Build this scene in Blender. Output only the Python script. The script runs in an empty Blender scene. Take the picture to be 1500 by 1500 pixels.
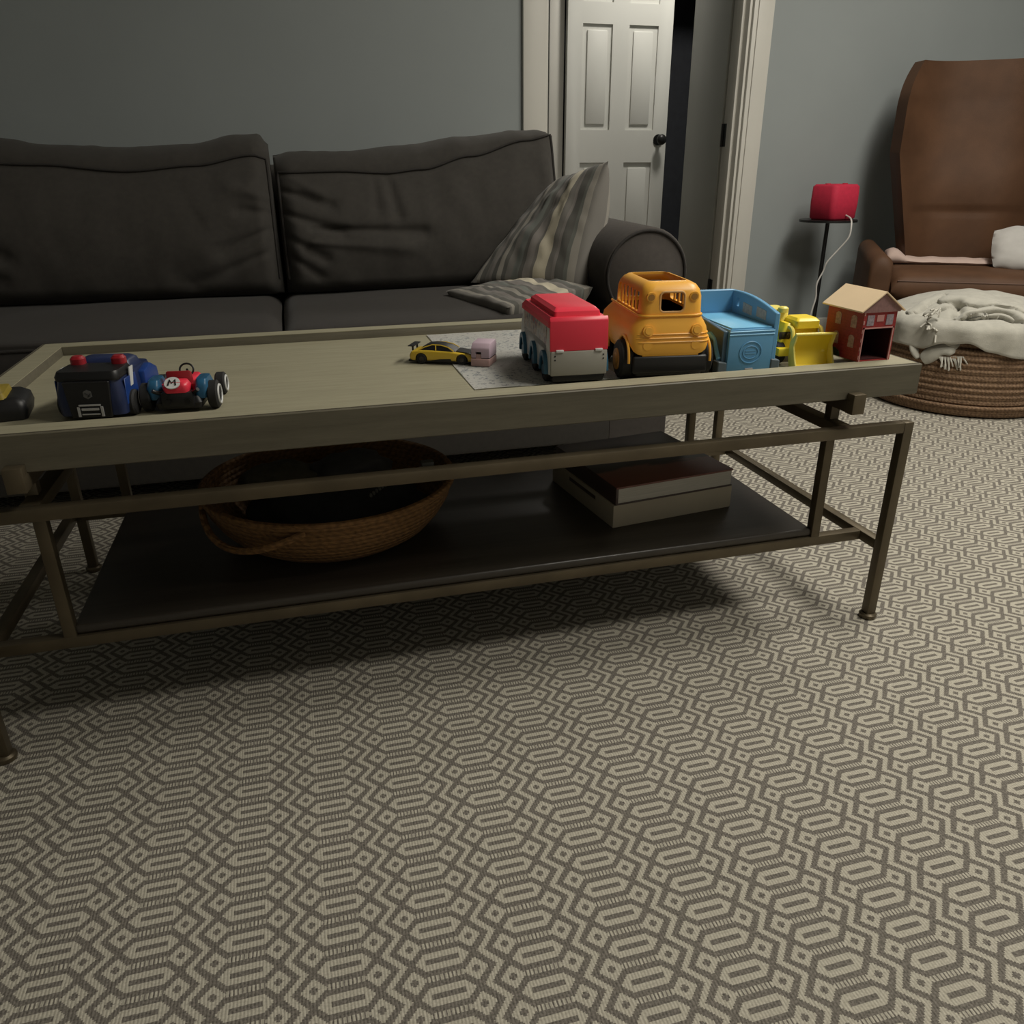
import bpy, bmesh, math, random
from math import sin, cos, pi, radians, sqrt, atan2, hypot
from mathutils import Vector, Matrix, noise
random.seed(7)
S = bpy.context.scene
COL = S.collection

# ------------------------------------------------------------------ materials
def new_mat(name):
    m = bpy.data.materials.new(name); m.use_nodes = True
    nt = m.node_tree
    b = nt.nodes['Principled BSDF']
    return m, nt, b

class NX:
    """small helper for node maths"""
    def __init__(s, nt): s.nt = nt
    def m(s, op, a, b=None, c=None, clamp=False):
        n = s.nt.nodes.new('ShaderNodeMath'); n.operation = op; n.use_clamp = clamp
        for i, v in enumerate((a, b, c)):
            if v is None: continue
            if isinstance(v, (int, float)): n.inputs[i].default_value = v
            else: s.nt.links.new(v, n.inputs[i])
        return n.outputs[0]
    def mix(s, f, a, b):
        n = s.nt.nodes.new('ShaderNodeMix'); n.data_type = 'RGBA'
        for i, v in ((0, f), (6, a), (7, b)):
            if isinstance(v, (int, float)): n.inputs[i].default_value = v
            elif isinstance(v, tuple): n.inputs[i].default_value = (*v, 1)
            else: s.nt.links.new(v, n.inputs[i])
        return n.outputs[2]
    def coord(s, kind='Object', scale=(1, 1, 1)):
        t = s.nt.nodes.new('ShaderNodeTexCoord'); mp = s.nt.nodes.new('ShaderNodeMapping')
        mp.inputs['Scale'].default_value = scale
        s.nt.links.new(t.outputs[kind], mp.inputs[0]); return mp.outputs[0]
    def noise(s, vec, scale, detail=4, rough=.55):
        n = s.nt.nodes.new('ShaderNodeTexNoise')
        n.inputs['Scale'].default_value = scale; n.inputs['Detail'].default_value = detail
        n.inputs['Roughness'].default_value = rough
        s.nt.links.new(vec, n.inputs['Vector']); return n.outputs[0]
    def ramp(s, f, stops, interp='LINEAR'):
        n = s.nt.nodes.new('ShaderNodeValToRGB'); r = n.color_ramp; r.interpolation = interp
        while len(r.elements) < len(stops): r.elements.new(.5)
        for e, (p, c) in zip(r.elements, stops):
            e.position = p; e.color = (*c, 1)
        s.nt.links.new(f, n.inputs[0]); return n.outputs[0]
    def bump(s, h, strength, dist, b):
        n = s.nt.nodes.new('ShaderNodeBump'); n.inputs['Strength'].default_value = strength
        n.inputs['Distance'].default_value = dist
        s.nt.links.new(h, n.inputs['Height']); s.nt.links.new(n.outputs[0], b.inputs['Normal'])
    def sep(s, vec):
        n = s.nt.nodes.new('ShaderNodeSeparateXYZ'); s.nt.links.new(vec, n.inputs[0]); return n.outputs

def pm(name, col, rough=.5, metal=0, var=.12, scale=20, stretch=(1, 1, 1), bump=0, bscale=300, bdist=.002, sheen=0, spec=None, coat=0):
    m, nt, b = new_mat(name); x = NX(nt)
    v = x.coord('Object', stretch)
    n = x.noise(v, scale)
    lo = tuple(c*(1-var) for c in col); hi = tuple(min(1, c*(1+var)) for c in col)
    nt.links.new(x.ramp(n, [(.3, lo), (.7, hi)]), b.inputs['Base Color'])
    b.inputs['Roughness'].default_value = rough; b.inputs['Metallic'].default_value = metal
    if spec is not None: b.inputs['Specular IOR Level'].default_value = spec
    if sheen:
        b.inputs['Sheen Weight'].default_value = sheen; b.inputs['Sheen Roughness'].default_value = .6
    if coat: b.inputs['Coat Weight'].default_value = coat
    if bump: x.bump(x.noise(v, bscale, 3), bump, bdist, b)
    return m

M = {}
def wood(name, c1, c2, rough, stretch=(1, 14, 14), scale=7, spec=.4):
    m, nt, b = new_mat(name); x = NX(nt)
    v = x.coord('Object', stretch)
    a = x.noise(v, scale, 6, .6); g = x.noise(v, scale*9, 3, .7)
    f = x.m('ADD', x.m('MULTIPLY', a, .7), x.m('MULTIPLY', g, .3))
    nt.links.new(x.ramp(f, [(.33, c1), (.66, c2)]), b.inputs['Base Color'])
    b.inputs['Roughness'].default_value = rough; b.inputs['Specular IOR Level'].default_value = spec
    x.bump(g, .12, .001, b); return m

M['tray_wood'] = wood('limed_wood', (.275, .255, .175), (.36, .335, .235), .5)
M['rail_wood_shaded'] = wood('limed_wood_shaded', (.098, .088, .062), (.138, .124, .088), .5)  # tray wood darkened: shade of the rail fronts put into the colour
M['brass'] = pm('antique_brass', (.115, .092, .058), .42, .55, .18, 14)
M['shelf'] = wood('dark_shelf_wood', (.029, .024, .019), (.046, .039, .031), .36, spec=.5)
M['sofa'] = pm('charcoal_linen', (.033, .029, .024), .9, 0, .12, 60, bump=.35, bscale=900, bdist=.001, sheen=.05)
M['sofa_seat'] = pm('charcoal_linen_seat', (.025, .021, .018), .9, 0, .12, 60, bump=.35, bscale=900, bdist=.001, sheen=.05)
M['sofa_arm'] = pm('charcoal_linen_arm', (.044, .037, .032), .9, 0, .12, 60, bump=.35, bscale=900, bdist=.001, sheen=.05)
M['piping'] = pm('dark_piping', (.022, .019, .017), .9)
M['wall'] = pm('grey_wall_paint', (.27, .295, .295), .75, 0, .03, 3, bump=.06, bscale=400)
M['white_paint'] = pm('white_trim_paint', (.58, .565, .515), .45, 0, .03, 4)
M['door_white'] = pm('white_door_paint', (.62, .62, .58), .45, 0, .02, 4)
M['door_shaded'] = pm('open_door_shade', (.36, .37, .34), .5, 0, .03, 4)  # grey carries the shade on the open leaf; its edge stays white
M['ceiling'] = pm('ceiling_paint', (.75, .74, .71), .9, 0, .02, 3)
M['floor'] = wood('dark_floor_boards', (.10, .07, .045), (.17, .12, .08), .4)
M['black_metal'] = pm('black_metal', (.012, .012, .012), .4, .3)
M['leather'] = pm('brown_leather', (.088, .043, .022), .62, 0, .18, 6, spec=.25, bump=.25, bscale=260, bdist=.001)
M['leather_dark'] = pm('brown_leather_seam', (.10, .05, .03), .6)
M['dark_wood'] = wood('walnut_leg', (.05, .03, .02), (.09, .055, .035), .5)
M['blanket'] = pm('oatmeal_knit', (.43, .415, .36), .95, 0, .08, 40, bump=.5, bscale=420, bdist=.002, sheen=.2)
M['fringe'] = pm('pale_fringe', (.55, .53, .47), .95)
M['white_fabric'] = pm('white_cotton', (.46, .445, .42), .9, 0, .05, 20, bump=.2, bscale=400, sheen=.1)
M['pink_fabric'] = pm('pale_pink_cotton', (.50, .38, .33), .9, 0, .06, 20)
M['red_pad'] = pm('red_padded_cloth', (.50, .016, .05), .8, 0, .08, 60, bump=.3, bscale=700, bdist=.001)
M['cable'] = pm('white_cable', (.6, .58, .55), .5)
M['plate'] = pm('white_plastic_plate', (.62, .61, .58), .4)
M['black'] = pm('black_plastic', (.008, .008, .009), .45)
M['black_soft'] = pm('black_rubber', (.012, .012, .012), .75)
M['black_cloth'] = pm('black_cloth', (.016, .017, .02), .9, 0, .3, 30, bump=.4, bscale=300)
M['red'] = pm('red_plastic', (.80, .035, .07), .35, 0, .03, 10)
M['red_dark'] = pm('deep_red_plastic', (.30, .012, .02), .35, 0, .05, 10)
M['grey_pl'] = pm('grey_plastic', (.33, .32, .28), .45, 0, .04, 10)
M['white_pl'] = pm('white_plastic', (.62, .63, .63), .4, 0, .03, 10)
M['blue_arch'] = pm('teal_blue_plastic', (.03, .13, .22), .4)
M['bus'] = pm('school_bus_orange', (.90, .45, .055), .38, 0, .03, 10)
M['hub'] = pm('orange_hub_plastic', (.40, .19, .035), .45)
M['blue'] = pm('sky_blue_plastic', (.12, .34, .58), .42, 0, .03, 10)
M['blue_light'] = pm('light_blue_plastic', (.19, .52, .80), .4, 0, .03, 10)
M['blue_side'] = pm('slate_blue_plastic', (.055, .11, .16), .5, 0, .03, 10)
M['sticker'] = pm('grey_window_sticker', (.33, .35, .33), .5, 0, .2, 200)
M['yellow'] = pm('yellow_plastic', (.90, .68, .035), .38, 0, .03, 10)
M['yellow_pale'] = pm('pale_yellow_plastic', (.88, .74, .16), .4, 0, .03, 10)
M['car_yellow'] = pm('yellow_car_paint', (.66, .45, .04), .3, 0, .03, 10, coat=.3)
M['glass_dark'] = pm('tinted_window', (.02, .015, .015), .15)
M['lilac'] = pm('lilac_plastic', (.50, .38, .45), .5, 0, .03, 30)
M['rose'] = pm('dusty_pink_plastic', (.45, .29, .27), .5, 0, .04, 30)
M['house_roof'] = pm('cream_cardboard', (.88, .68, .44), .7, 0, .03, 30)
M['house_in_shade'] = pm('shade_red_card', (.05, .006, .006), .8)
M['house_trim'] = pm('pink_card_trim', (.55, .27, .25), .7)
M['house_gable'] = pm('mauve_card', (.27, .15, .14), .7, 0, .15, 250)
M['house_win'] = pm('printed_window', (.42, .25, .19), .7, 0, .3, 260)
M['house_win_b'] = pm('printed_shutters', (.30, .25, .28), .7, 0, .3, 260)
M['green_print'] = pm('green_print', (.05, .09, .035), .7, 0, .4, 300)
M['navy'] = pm('navy_plastic', (.012, .022, .075), .4)
M['royal'] = pm('royal_blue_plastic', (.01, .045, .22), .35)
M['kart_blue'] = pm('kart_blue_plastic', (.02, .11, .22), .35)
M['silver'] = pm('silver_print', (.5, .5, .5), .35, .2)
M['page'] = pm('book_pages', (.46, .44, .39), .8, 0, .12, 10, stretch=(1, 1, 90))
M['slip'] = pm('cream_slipcase', (.36, .32, .245), .7, 0, .05, 10)
M['cover_dark'] = pm('dark_cover', (.06, .04, .035), .4)
M['olive'] = pm('olive_cloth', (.06, .055, .035), .9, 0, .3, 40)
M['grey_bead'] = pm('grey_beads', (.11, .11, .10), .6)

def rug_mat():
    m, nt, b = new_mat('woven_rug'); x = NX(nt); mm = x.m
    v = x.coord('Object'); sx, sy, _ = x.sep(v)
    PX, PY = .1007, .0393; H = PY/2
    wob = x.noise(v, 22, 2)
    sx = mm('ADD', sx, mm('MULTIPLY', mm('SUBTRACT', wob, .5), .004))
    # weave steps
    q = .0021
    qx = mm('MULTIPLY', mm('ROUND', mm('DIVIDE', sx, q)), q)
    t = mm('DIVIDE', mm('ADD', qx, .691), PX)
    k = mm('FLOOR', mm('ADD', t, .5))
    u = mm('ABSOLUTE', mm('MULTIPLY', mm('SUBTRACT', t, k), PX))
    yy = mm('ADD', mm('ADD', sy, .1592), mm('MULTIPLY', k, H))
    vv = mm('ABSOLUTE', mm('WRAP', yy, H, -H))
    lt = lambda a, bb: mm('LESS_THAN', a, bb)
    AND = lambda a, bb: mm('MULTIPLY', a, bb)
    OR = lambda a, bb: mm('MAXIMUM', a, bb)
    # elongated hexagon with a slit
    hexo = AND(lt(vv, .0101), lt(mm('ADD', u, vv), .0290))
    slit = AND(lt(vv, .0030), lt(u, .0170))
    hexa = AND(hexo, mm('SUBTRACT', 1, slit))
    dash = AND(mm('GREATER_THAN', vv, .0164), lt(u, .0205))
    dash = AND(dash, lt(mm('FRACT', mm('DIVIDE', sx, .0044)), .62))
    du = mm('ABSOLUTE', mm('SUBTRACT', u, .0325)); dv = mm('SUBTRACT', H, vv)
    dm = mm('ADD', du, dv)
    dia = AND(lt(dm, .0136), mm('GREATER_THAN', dm, .0052))
    zc = mm('ADD', .05035-.0088, mm('MULTIPLY', vv, 2*.0088/H))
    zz = lt(mm('ABSOLUTE', mm('SUBTRACT', u, zc)), .0041)
    zz2 = lt(mm('ABSOLUTE', mm('SUBTRACT', mm('SUBTRACT', PX, u), mm('SUBTRACT', PX, zc))), .0041)
    pat = OR(OR(hexa, dash), OR(dia, OR(zz, zz2)))
    # yarn ribs running across
    rib = mm('ADD', .5, mm('MULTIPLY', mm('SINE', mm('MULTIPLY', sx, 2*pi/.0036)), .5))
    n1 = x.noise(v, 380, 2); n2 = x.noise(v, 3, 2)
    cream = x.ramp(n1, [(.3, (.38, .352, .29)), (.7, (.555, .52, .435))])
    dark = x.ramp(n1, [(.32, (.085, .077, .067)), (.68, (.235, .212, .185))])
    c = x.mix(pat, dark, cream)
    c = x.mix(mm('MULTIPLY', rib, .42), c, x.mix(pat, (.21, .192, .163), (.37, .345, .285)))
    nt.links.new(c, b.inputs['Base Color'])
    b.inputs['Roughness'].default_value = .95; b.inputs['Specular IOR Level'].default_value = .1
    h = mm('ADD', mm('MULTIPLY', pat, .4), mm('MULTIPLY', rib, .6))
    x.bump(h, .35, .0015, b)
    return m
M['rug'] = rug_mat()

def stripe_mat():
    m, nt, b = new_mat('striped_cotton'); x = NX(nt)
    uv = nt.nodes.new('ShaderNodeUVMap'); su, sv, _ = x.sep(uv.outputs[0])
    g = (.15, .14, .125); d = (.085, .082, .072); l = (.27, .25, .215); c = (.52, .47, .36); p = (.20, .18, .165)
    st = [(0, g), (.05, l), (.08, d), (.13, g), (.17, p), (.20, d), (.25, l), (.29, d), (.33, g), (.39, (.13, .14, .125)), (.46, d), (.50, p),
          (.57, g), (.60, c), (.715, g), (.77, p), (.80, d), (.87, (.115, .12, .105)), (.90, l), (.96, g)]
    col = x.ramp(su, st, 'CONSTANT')
    v = x.coord('Object', (1, 1, 1)); n = x.noise(v, 500, 2)
    col = x.mix(x.m('MULTIPLY', n, .22), col, (.09, .085, .075))
    nt.links.new(col, b.inputs['Base Color']); b.inputs['Roughness'].default_value = .92
    b.inputs['Sheen Weight'].default_value = .1
    x.bump(x.noise(v, 900, 2), .3, .001, b); return m
M['stripe'] = stripe_mat()

def paper_mat():
    m, nt, b = new_mat('printed_paper'); x = NX(nt)
    v = x.coord('Object'); n = x.noise(v, 150, 5, .7); n2 = x.noise(v, 9, 2)
    _, sy, _ = x.sep(v)
    ink = x.ramp(n, [(.40, (.24, .28, .33)), (.47, (.80, .80, .77))])
    ink2 = x.ramp(n, [(.37, (.48, .45, .45)), (.43, (.80, .79, .76))])
    f = x.ramp(n2, [(.42, (0, 0, 0)), (.58, (1, 1, 1))])
    c = x.mix(f, ink, ink2)
    nt.links.new(c, b.inputs['Base Color']); b.inputs['Roughness'].default_value = .6; return m
M['paper'] = paper_mat()

def braid_mat(name, c1, c2, axis_scale, bands):
    """jute coils: twisted strands wound round the z axis"""
    m, nt, b = new_mat(name); x = NX(nt); mm = x.m
    v = x.coord('Object'); sx, sy, sz = x.sep(v)
    ang = mm('ARCTAN2', sy, sx)
    ph = mm('MULTIPLY', sz, bands)
    row = mm('FLOOR', ph)
    tw = mm('SINE', mm('ADD', mm('MULTIPLY', ang, axis_scale), mm('ADD', mm('MULTIPLY', row, 2.4), mm('ADD', mm('MULTIPLY', mm('FRACT', ph), 2.6), mm('MULTIPLY', x.noise(x.coord('Object', (1, 1, 5)), 28, 3), 14)))))
    n = x.noise(x.coord('Object', (1, 1, 3)), 60, 4, .7); nb = x.noise(v, 5, 2)
    f = mm('ADD', mm('MULTIPLY', tw, .08), mm('ADD', mm('MULTIPLY', n, .85), mm('MULTIPLY', nb, .22)))
    nt.links.new(x.ramp(f, [(.25, c1), (.75, c2)]), b.inputs['Base Color'])
    b.inputs['Roughness'].default_value = .85
    edge = mm('SINE', mm('MULTIPLY', mm('FRACT', ph), pi))
    x.bump(mm('ADD', mm('MULTIPLY', tw, .25), edge), .6, .004, b); return m
M['jute'] = braid_mat('braided_jute', (.085, .045, .025), (.30, .19, .11), 150, 1/.0165)
M['rattan'] = braid_mat('woven_rattan', (.08, .036, .011), (.24, .124, .04), 90, 1/.009)

def cover_mat():
    m, nt, b = new_mat('photo_cover'); x = NX(nt)
    v = x.coord('Object'); sx, sy, sz = x.sep(v)
    n = x.noise(x.coord('Object', (1, 3, 1)), 12, 5, .6)
    f = x.m('ADD', sy, x.m('MULTIPLY', x.m('SUBTRACT', n, .5), .09))
    f = x.m('MULTIPLY', x.m('ADD', f, .14), 3.6)
    c = x.ramp(f, [(0, (.15, .05, .035)), (.30, (.17, .065, .05)), (.36, (.016, .013, .013)), (.52, (.03, .026, .026)), (.60, (.075, .07, .07)), (.68, (.014, .013, .014)), (.85, (.06, .04, .03)), (1, (.02, .018, .018))])
    nt.links.new(c, b.inputs['Base Color']); b.inputs['Roughness'].default_value = .35; return m
M['cover'] = cover_mat()
def brick_mat():
    m, nt, b = new_mat('printed_brick'); x = NX(nt)
    v = x.coord('Object'); n = x.noise(v, 160, 3, .7); sx, sy, sz = x.sep(v)
    rows = x.m('FRACT', x.m('MULTIPLY', sz, 200))
    line = x.m('LESS_THAN', rows, .18)
    c = x.ramp(n, [(.3, (.25, .016, .018)), (.7, (.37, .035, .032))])
    c = x.mix(x.m('MULTIPLY', line, .35), c, (.16, .015, .015))
    nt.links.new(c, b.inputs['Base Color']); b.inputs['Roughness'].default_value = .6; return m
M['brick'] = brick_mat()
def graphic_mat():
    m, nt, b = new_mat('side_graphic'); x = NX(nt)
    v = x.coord('Object'); n = x.noise(v, 55, 3, .6)
    c = x.ramp(n, [(.25, (.03, .05, .10)), (.38, (.30, .28, .30)), (.47, (.45, .44, .44)), (.55, (.42, .30, .24)), (.63, (.10, .13, .20)), (.72, (.36, .06, .07))])
    nt.links.new(c, b.inputs['Base Color']); b.inputs['Roughness'].default_value = .4; return m
M['graphic'] = graphic_mat()

# ------------------------------------------------------------------ mesh builder
class MB:
    def __init__(s): s.bm = bmesh.new()
    def box(s, x0, x1, y0, y1, z0, z1, bev=0, seg=2, rot=None):
        r = bmesh.ops.create_cube(s.bm, size=1)
        c = Vector(((x0+x1)/2, (y0+y1)/2, (z0+z1)/2))
        vs = r['verts']
        for v in vs: v.co = Vector((v.co.x*(x1-x0), v.co.y*(y1-y0), v.co.z*(z1-z0)))
        if bev:
            es = list({e for v in vs for e in v.link_edges})
            rr = bmesh.ops.bevel(s.bm, geom=es, offset=bev, segments=seg, profile=.5, affect='EDGES')
            vs = list({v for f in rr['faces'] for v in f.verts} | {v for v in vs if v.is_valid})
        for v in vs:
            if rot is not None: v.co = rot @ v.co
            v.co += c
        return s
    def prism(s, poly, axis, a, b, bev=0, seg=2):
        """poly of 2D points; axis 'x','y','z' = extrusion axis"""
        def P(p, t):
            return {'x': (t, p[0], p[1]), 'y': (p[0], t, p[1]), 'z': (p[0], p[1], t)}[axis]
        A = [s.bm.verts.new(P(p, a)) for p in poly]; B = [s.bm.verts.new(P(p, b)) for p in poly]
        n = len(poly); fs = [s.bm.faces.new(A[::-1]), s.bm.faces.new(B)]
        for i in range(n): fs.append(s.bm.faces.new((A[i], A[(i+1) % n], B[(i+1) % n], B[i])))
        bmesh.ops.recalc_face_normals(s.bm, faces=fs)
        if bev:
            es = list({e for f in fs for e in f.edges})
            bmesh.ops.bevel(s.bm, geom=es, offset=bev, segments=seg, profile=.5, affect='EDGES')
        return s
    def loft(s, rings, cap=True, closed=False):
        R = [[s.bm.verts.new(p) for p in r] for r in rings]; fs = []
        n = len(R[0]); m = len(R)
        for j in range(m if closed else m-1):
            a, b = R[j], R[(j+1) % m]
            for i in range(n):
                fs.append(s.bm.faces.new((a[i], a[(i+1) % n], b[(i+1) % n], b[i])))
        if cap and not closed:
            fs.append(s.bm.faces.new(R[0][::-1])); fs.append(s.bm.faces.new(R[-1]))
        bmesh.ops.recalc_face_normals(s.bm, faces=fs); return s
    def cyl(s, p0, p1, r0, r1=None, seg=24):
        p0, p1 = Vector(p0), Vector(p1); r1 = r0 if r1 is None else r1
        d = (p1-p0).normalized(); a = d.orthogonal().normalized(); b = d.cross(a)
        ring = lambda p, r: [p+a*(r*cos(2*pi*i/seg))+b*(r*sin(2*pi*i/seg)) for i in range(seg)]
        return s.loft([ring(p0, r0), ring(p1, r1)])
    def tube(s, path, r, seg=10, closed=False, flat=None):
        P = [Vector(p) for p in path]; n = len(P); rings = []
        up = None
        for i in range(n):
            if closed: t = (P[(i+1) % n]-P[i-1]).normalized()
            else: t = (P[min(i+1, n-1)]-P[max(i-1, 0)]).normalized()
            if up is None: up = t.orthogonal().normalized()
            up = (up-t*up.dot(t)).normalized(); w = t.cross(up)
            rr = r[i] if isinstance(r, (list, tuple)) else r
            if flat is not None:      # (normal, ratio): thin along the normal
                nn = Vector(flat[0]); nn = (nn-t*nn.dot(t)).normalized(); ww = t.cross(nn)
                rings.append([P[i]+nn*(rr*flat[1]*cos(2*pi*k/seg))+ww*(rr*sin(2*pi*k/seg)) for k in range(seg)])
            else:
                rings.append([P[i]+up*(rr*cos(2*pi*k/seg))+w*(rr*sin(2*pi*k/seg)) for k in range(seg)])
        return s.loft(rings, closed=closed)
    def lathe(s, prof, c, seg=48):
        rings = [[(c[0]+r*cos(2*pi*i/seg), c[1]+r*sin(2*pi*i/seg), c[2]+z) for i in range(seg)] for r, z in prof]
        return s.loft(rings)
    def wheel(s, c, r, w, ax='x', seg=28):
        """tyre with rounded shoulders, axis along x or y"""
        rings = []
        for t, rr in ((-.5, .55), (-.5, .86), (-.36, 1), (.36, 1), (.5, .86), (.5, .55)):
            ring = []
            for i in range(seg):
                a = 2*pi*i/seg
                ring.append((c[0]+t*w, c[1]+rr*r*cos(a), c[2]+rr*r*sin(a)) if ax == 'x' else (c[0]+rr*r*cos(a), c[1]+t*w, c[2]+rr*r*sin(a)))
            rings.append(ring)
        return s.loft(rings)
    def ell(s, c, r, seg=20, rings=12):
        rr = bmesh.ops.create_uvsphere(s.bm, u_segments=seg, v_segments=rings, radius=1)
        for v in rr['verts']: v.co = Vector((c[0]+v.co.x*r[0], c[1]+v.co.y*r[1], c[2]+v.co.z*r[2]))
        return s
    def grid(s, nu, nv, f, uv=False):
        V = [[s.bm.verts.new(f(i/nu, j/nv)) for j in range(nv+1)] for i in range(nu+1)]
        L = s.bm.loops.layers.uv.verify() if uv else None
        for i in range(nu):
            for j in range(nv):
                fc = s.bm.faces.new((V[i][j], V[i+1][j], V[i+1][j+1], V[i][j+1]))
                if uv:
                    for lp, (a, b) in zip(fc.loops, ((i, j), (i+1, j), (i+1, j+1), (i, j+1))): lp[L].uv = (a/nu, b/nv)
        return s
    def rrect(s, secs, n=5):
        """loft of rounded rectangles: (x0,x1,y0,y1,radius,z)"""
        rings = []
        for x0, x1, y0, y1, r, z in secs:
            ring = []
            for cx, cy, a0 in ((x1-r, y1-r, 0), (x0+r, y1-r, 90), (x0+r, y0+r, 180), (x1-r, y0+r, 270)):
                for k in range(n+1):
                    a = radians(a0+90*k/n); ring.append((cx+r*cos(a), cy+r*sin(a), z))
            rings.append(ring)
        return s.loft(rings)
    def build(s, name, mat, parent=None, world=False, smooth=35, weld=False):
        if weld: bmesh.ops.remove_doubles(s.bm, verts=s.bm.verts, dist=1e-5)
        if world and parent is not None:
            off = Vector((0, 0, 0)); p = parent
            while p is not None: off += p.location; p = p.parent
            bmesh.ops.translate(s.bm, verts=s.bm.verts, vec=-off)
        me = bpy.data.meshes.new(name); s.bm.to_mesh(me); s.bm.free()
        for m in (mat if isinstance(mat, list) else [mat]): me.materials.append(m)
        me.polygons.foreach_set('use_smooth', [True]*len(me.polygons)); me.set_sharp_from_angle(angle=radians(smooth))
        o = bpy.data.objects.new(name, me); COL.objects.link(o)
        if parent is not None: o.parent = parent
        return o
def B(*a, **k): return MB().box(*a, **k)

def cut(mb, *cutters):
    """boolean difference, applied on the spot"""
    def tmp(bm):
        me = bpy.data.meshes.new('t'); bm.to_mesh(me); o = bpy.data.objects.new('t', me); COL.objects.link(o); return o
    o = tmp(mb.bm)
    cs = [tmp(c.bm) for c in cutters]
    for c in cs:
        md = o.modifiers.new('b', 'BOOLEAN'); md.object = c; md.operation = 'DIFFERENCE'; md.solver = 'EXACT'
    bpy.context.view_layer.update()
    me = bpy.data.meshes.new_from_object(o.evaluated_get(bpy.context.evaluated_depsgraph_get()))
    r = MB(); r.bm.from_mesh(me)
    for q in [o]+cs:
        d = q.data; bpy.data.objects.remove(q); bpy.data.meshes.remove(d)
    bpy.data.meshes.remove(me)
    return r

def tag(o, label, cat, group=None):
    o['label'] = label; o['category'] = cat
    if group: o['group'] = group
    return o
def thing(name, label, cat, loc=(0, 0, 0), rz=0, group=None):
    o = bpy.data.objects.new(name, None); COL.objects.link(o)
    o.location = loc; o.rotation_euler = (0, 0, radians(rz)); o.empty_display_size = .05
    return tag(o, label, cat, group)
def struct(name, mb, mat, parent=None, smooth=35):
    o = mb.build(name, mat, parent, smooth=smooth)
    if parent is None: o['kind'] = 'structure'
    return o
def lerp(pts, x):
    if x <= pts[0][0]: return pts[0][1]
    for (a, va), (b, vb) in zip(pts, pts[1:]):
        if x <= b:
            t = (x-a)/(b-a); t = t*t*(3-2*t); return va+(vb-va)*t
    return pts[-1][1]
def spline(P, n=8):
    P = [Vector(p) for p in P]; out = []
    for i in range(len(P)-1):
        p0, p1, p2, p3 = P[max(i-1, 0)], P[i], P[i+1], P[min(i+2, len(P)-1)]
        for k in range(n):
            t = k/n
            out.append(.5*((2*p1)+(p2-p0)*t+(2*p0-5*p1+4*p2-p3)*t*t+(3*p1-p0-3*p2+p3)*t**3))
    out.append(P[-1]); return out

# ------------------------------------------------------------------ camera
cam = bpy.data.cameras.new('camera'); co = bpy.data.objects.new('camera', cam); COL.objects.link(co)
F, PITCH, YAW, ROLL = 1148.13, .4118, .2606, -.0079
fw = Vector((sin(YAW)*cos(PITCH), cos(YAW)*cos(PITCH), -sin(PITCH))); rt = Vector((cos(YAW), -sin(YAW), 0)); up = rt.cross(fw)
rt2 = rt*cos(ROLL)+up*sin(ROLL); up2 = up*cos(ROLL)-rt*sin(ROLL)
co.matrix_world = Matrix(((rt2.x, up2.x, -fw.x, -.9651), (rt2.y, up2.y, -fw.y, -1.0491), (rt2.z, up2.z, -fw.z, .77), (0, 0, 0, 1)))
cam.sensor_width = 36; cam.lens = F/1500*36; cam.clip_start = .02
S.camera = co

# ------------------------------------------------------------------ room
W = 2.25
XL_, XR_, YF_, ZC = -3.0, 3.1, -2.7, 2.45
struct('floor', B(XL_, XR_, YF_, W, -.06, -.012), M['floor'])
struct('ceiling', B(XL_, XR_, YF_, W, ZC, ZC+.05), M['ceiling'])
struct('wall_left', B(XL_-.1, XL_, YF_, W, -.012, ZC), M['wall'])
struct('wall_right', B(XR_, XR_+.1, YF_, W, -.012, ZC), M['wall'])
struct('wall_front', B(XL_, XR_, YF_-.1, YF_, -.012, ZC), M['ceiling'])
DX0, DX1, DH = .06, .925, 2.04
wb = MB().box(XL_, DX0, W, W+.12, -.012, ZC); wb.box(DX1, XR_, W, W+.12, -.012, ZC); wb.box(DX0, DX1, W, W+.12, DH, ZC)
struct('wall_back', wb, M['wall'])
struct('baseboard_back', MB().box(XL_, DX0-.095, W-.014, W, -.012, .11, .004).box(DX1+.095, XR_, W-.014, W, -.012, .11, .004), M['white_paint'])
def casing(x0, x1):
    m = MB(); m.box(x0, x1, W-.018, W, -.012, DH, .004)
    m.box(x0+.018, x1-.018, W-.024, W-.016, -.012, DH, .003); return m
cs = casing(DX1, DX1+.092); cs.box(DX0-.092, DX0, W-.018, W, -.012, DH, .004)
cs.box(DX0-.092, DX1+.092, W-.018, W, DH, DH+.092, .004)
struct('trim_1', cs, M['white_paint'])
jm = MB().box(DX1-.012, DX1, W-.004, W+.124, -.012, DH, .002).box(DX0, DX0+.012, W-.004, W+.124, -.012, DH, .002).box(DX0, DX1, W-.004, W+.124, DH-.012, DH)
jm.box(DX1-.024, DX1-.010, W+.03, W+.075, -.012, DH, .002)
struct('trim_2', jm, M['white_paint'])
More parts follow.
